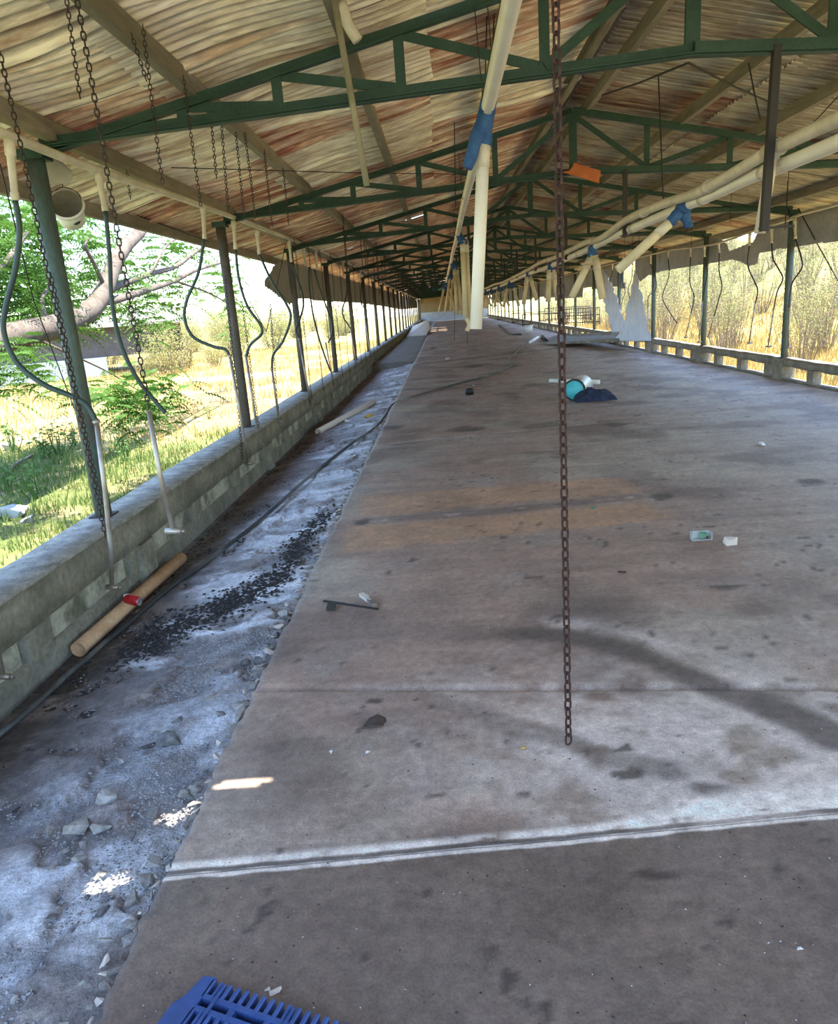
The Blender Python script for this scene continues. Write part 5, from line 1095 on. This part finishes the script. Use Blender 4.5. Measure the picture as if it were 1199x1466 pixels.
STONES = [(245, 1063, 46, 'd', .5), (154, 1146, 40, 's', .4), (110, 1191, 42, 's', .45), (145, 1188, 33, 's', .5), (70, 1193, 20, 's', .7), (219, 1168, 24, 'd', .7), (190, 1200, 17, 'd', .8), (115, 1231, 25, 's', .45), (72, 1250, 20, 's', .7), (119, 1213, 18, 's', .6),
          (91, 1222, 15, 's', .4), (68, 1223, 10, 's', .8), (265, 1140, 20, 's', .7), (281, 1133, 22, 's', .8), (87, 1288, 14, 'd', .7), (60, 1286, 14, 'd', .7), (125, 1286, 12, 'd', .7), (209, 1262, 26, 's', .8), (193, 1287, 42, 's', .4), (148, 1308, 24, 'd', .5),
          (73, 1316, 22, 'd', .35), (175, 1091, 20, 's', .5), (160, 1104, 12, 's', .8), (211, 1068, 26, 'd', .45), (246, 1086, 22, 'd', .4), (301, 1004, 17, 's', .8), (308, 998, 12, 's', .9), (333, 964, 22, 's', .5), (352, 950, 17, 'd', .5), (371, 949, 20, 'd', .6),
          (319, 1030, 26, 'd', .5), (345, 1013, 32, 's', .4), (256, 1037, 20, 'd', .6), (231, 1044, 13, 's', .7), (408, 884, 22, 's', .7), (396, 912, 16, 'd', .6), (385, 930, 14, 's', .6), (285, 1035, 16, 's', .5), (15, 1357, 14, 'd', .5), (40, 1335, 12, 'd', .6), (20, 1432, 14, 's', .5), (45, 1440, 12, 'd', .5), (120, 1330, 18, 'd', .4), (133, 1342, 14, 's', .6)]
for i, (x, y, wpx, k, tl) in enumerate(STONES):
    big_ = wpx >= 30; lb = {0: 'largest dark slab of broken concrete in the gutter rubble', 1: 'long narrow broken concrete sliver in the gutter rubble', 2: 'wedge shaped broken slab among the gutter rubble', 3: 'blocky broken concrete beside the wedge shaped slab'}.get(i)
    gstone(x, y, wpx, 'stone' if k == 's' else 'stone_dark', lb or ('dark grey chunk of broken concrete in the gutter rubble' if k == 'd' else 'pale grey chunk of broken concrete in the gutter rubble'), 'rubble', tl, 60 + i, 'concrete_chunk', None if lb else ('dark rubble in the gutter' if k == 'd' else 'pale rubble in the gutter'), 1.2 + .9 * (i % 3 == 0))
rg = random.Random(77)
for i in range(70):
    y = 1.2 + 2.2 * rg.random() ** 1.2; x = GX0 - .04 - .75 * rg.random() ** 1.6; sz = rg.uniform(.012, .034); dk = rg.random() < .45
    o = link('concrete_chunk', rock_mesh('concrete_chunk', 400 + i % 12, 1, .7, .45, 1) if i < 12 else bpy.data.meshes['concrete_chunk_small.%d' % (i % 12)], None)
    if i < 12: o.data.name = 'concrete_chunk_small.%d' % i
    if not o.data.materials: o.data.materials.append(MAT['stone_dark' if (i % 12) < 5 else 'stone'])
    o.scale = (sz, sz * rg.uniform(.8, 1.5), sz); o.location = (x, y, gz(x) + sz * .15); o.rotation_euler = (rg.uniform(-.3, .3), rg.uniform(-.4, .1), rg.uniform(0, 6.28)); tag(o, 'small loose concrete crumb in the gutter rubble', 'rubble', 'small rubble in the gutter')
# crumbling lip of the deck: broken pieces sitting along the edge
rg = random.Random(9); lipm = [rock_mesh('lip_piece', 200 + i, 1, .6, .35, 1) for i in range(5)]
for i in range(150):
    y = 1.25 + (i / 150) ** 1.6 * 10; x = -.955 - abs(rg.gauss(0, .03)); sz = rg.uniform(.03, .085) * (.7 if y < 2.6 else 1.1)
    o = link('lip_piece', lipm[i % 5], 'stone' if rg.random() < .75 else 'chip_cream'); o.scale = (sz, sz * rg.uniform(.7, 1.6), sz); o.location = (x, y + rg.uniform(-.02, .02), -.035 + rg.uniform(0, .02)); o.rotation_euler = (rg.uniform(-.4, .4), rg.uniform(-.4, .2), rg.uniform(0, 6.28)); tag(o, 'crumbled concrete piece along the broken deck edge', 'rubble', 'crumbs of the broken deck edge')
# small grit, dung crumbs (nobody could count them)
def crumbs(name, n, gen, smin, smax, material, label, cat):
    base = np.array([(1, 0, 0), (-1, 0, 0), (0, 1, 0), (0, -1, 0), (0, 0, .7), (0, 0, -.5)], float); fc = np.array([(0, 2, 4), (2, 1, 4), (1, 3, 4), (3, 0, 4), (2, 0, 5), (1, 2, 5), (3, 1, 5), (0, 3, 5)])
    V = []; Fq = []
    for i in range(n):
        x, y, z, k = gen(); s_ = RNG.uniform(smin, smax) * k; a = RNG.random() * 6.28; b_ = base * (1 + RNG.uniform(-.4, .4, (6, 1))) * np.array([1.2, .8, .6]) * s_
        rot = np.array([[math.cos(a), -math.sin(a), 0], [math.sin(a), math.cos(a), 0], [0, 0, 1]]); V.append(b_ @ rot.T + np.array([x, y, z + s_ * .25])); Fq.append(fc + 6 * i)
    tag(link(name, arr_mesh(name, np.concatenate(V), np.concatenate(Fq)), material), label, cat, kind='stuff')
def in_gutter():
    y = 1.1 + 3.4 * RNG.random() ** 1.3; x = GX0 - .03 - 1.1 * RNG.random() ** 1.7; return x, y, gz(x), 1 if y < 3 else 1.2
crumbs('gutter_grit', 12000, in_gutter, .0015, .008, 'grit', 'fine concrete grit strewn over the sloping gutter', 'grit')
band = [pG(x, y) for x, y in ((470, 735), (430, 780), (400, 830), (350, 858), (300, 880), (230, 915), (190, 935))]
def dung_band():
    t = RNG.random() * (len(band) - 1); i = int(t); p = band[i].lerp(band[min(i + 1, len(band) - 1)], t - i); x = p.x + RNG.normal(0, .07); return x, p.y + RNG.normal(0, .16), gz(x) + .014, 1
crumbs('dung_crumbs', 3000, dung_band, .004, .017, 'dung', 'black dung crumbs banked across the sloping gutter', 'dung')
def dark_side():
    y = 1.8 + 9 * RNG.random(); x = GX1 + .5 * RNG.random() ** 1.5; return x, y, gz(x), 1
crumbs('gutter_litter', 1800, dark_side, .004, .016, 'dung', 'dark litter lying along the foot of the left wall', 'litter')
def on_deck():
    y = 1.15 + 3.5 * RNG.random() ** 1.4; x = -.85 + (y * 1.1 + .6) * RNG.random(); return x, y, 0, 1
crumbs('deck_crumbs', 700, on_deck, .001, .0045, 'dung', 'dark crumbs scattered on the concrete deck', 'crumbs')
crumbs('deck_specks', 260, on_deck, .0008, .0028, 'chip_white', 'pale specks scattered on the concrete deck', 'specks')
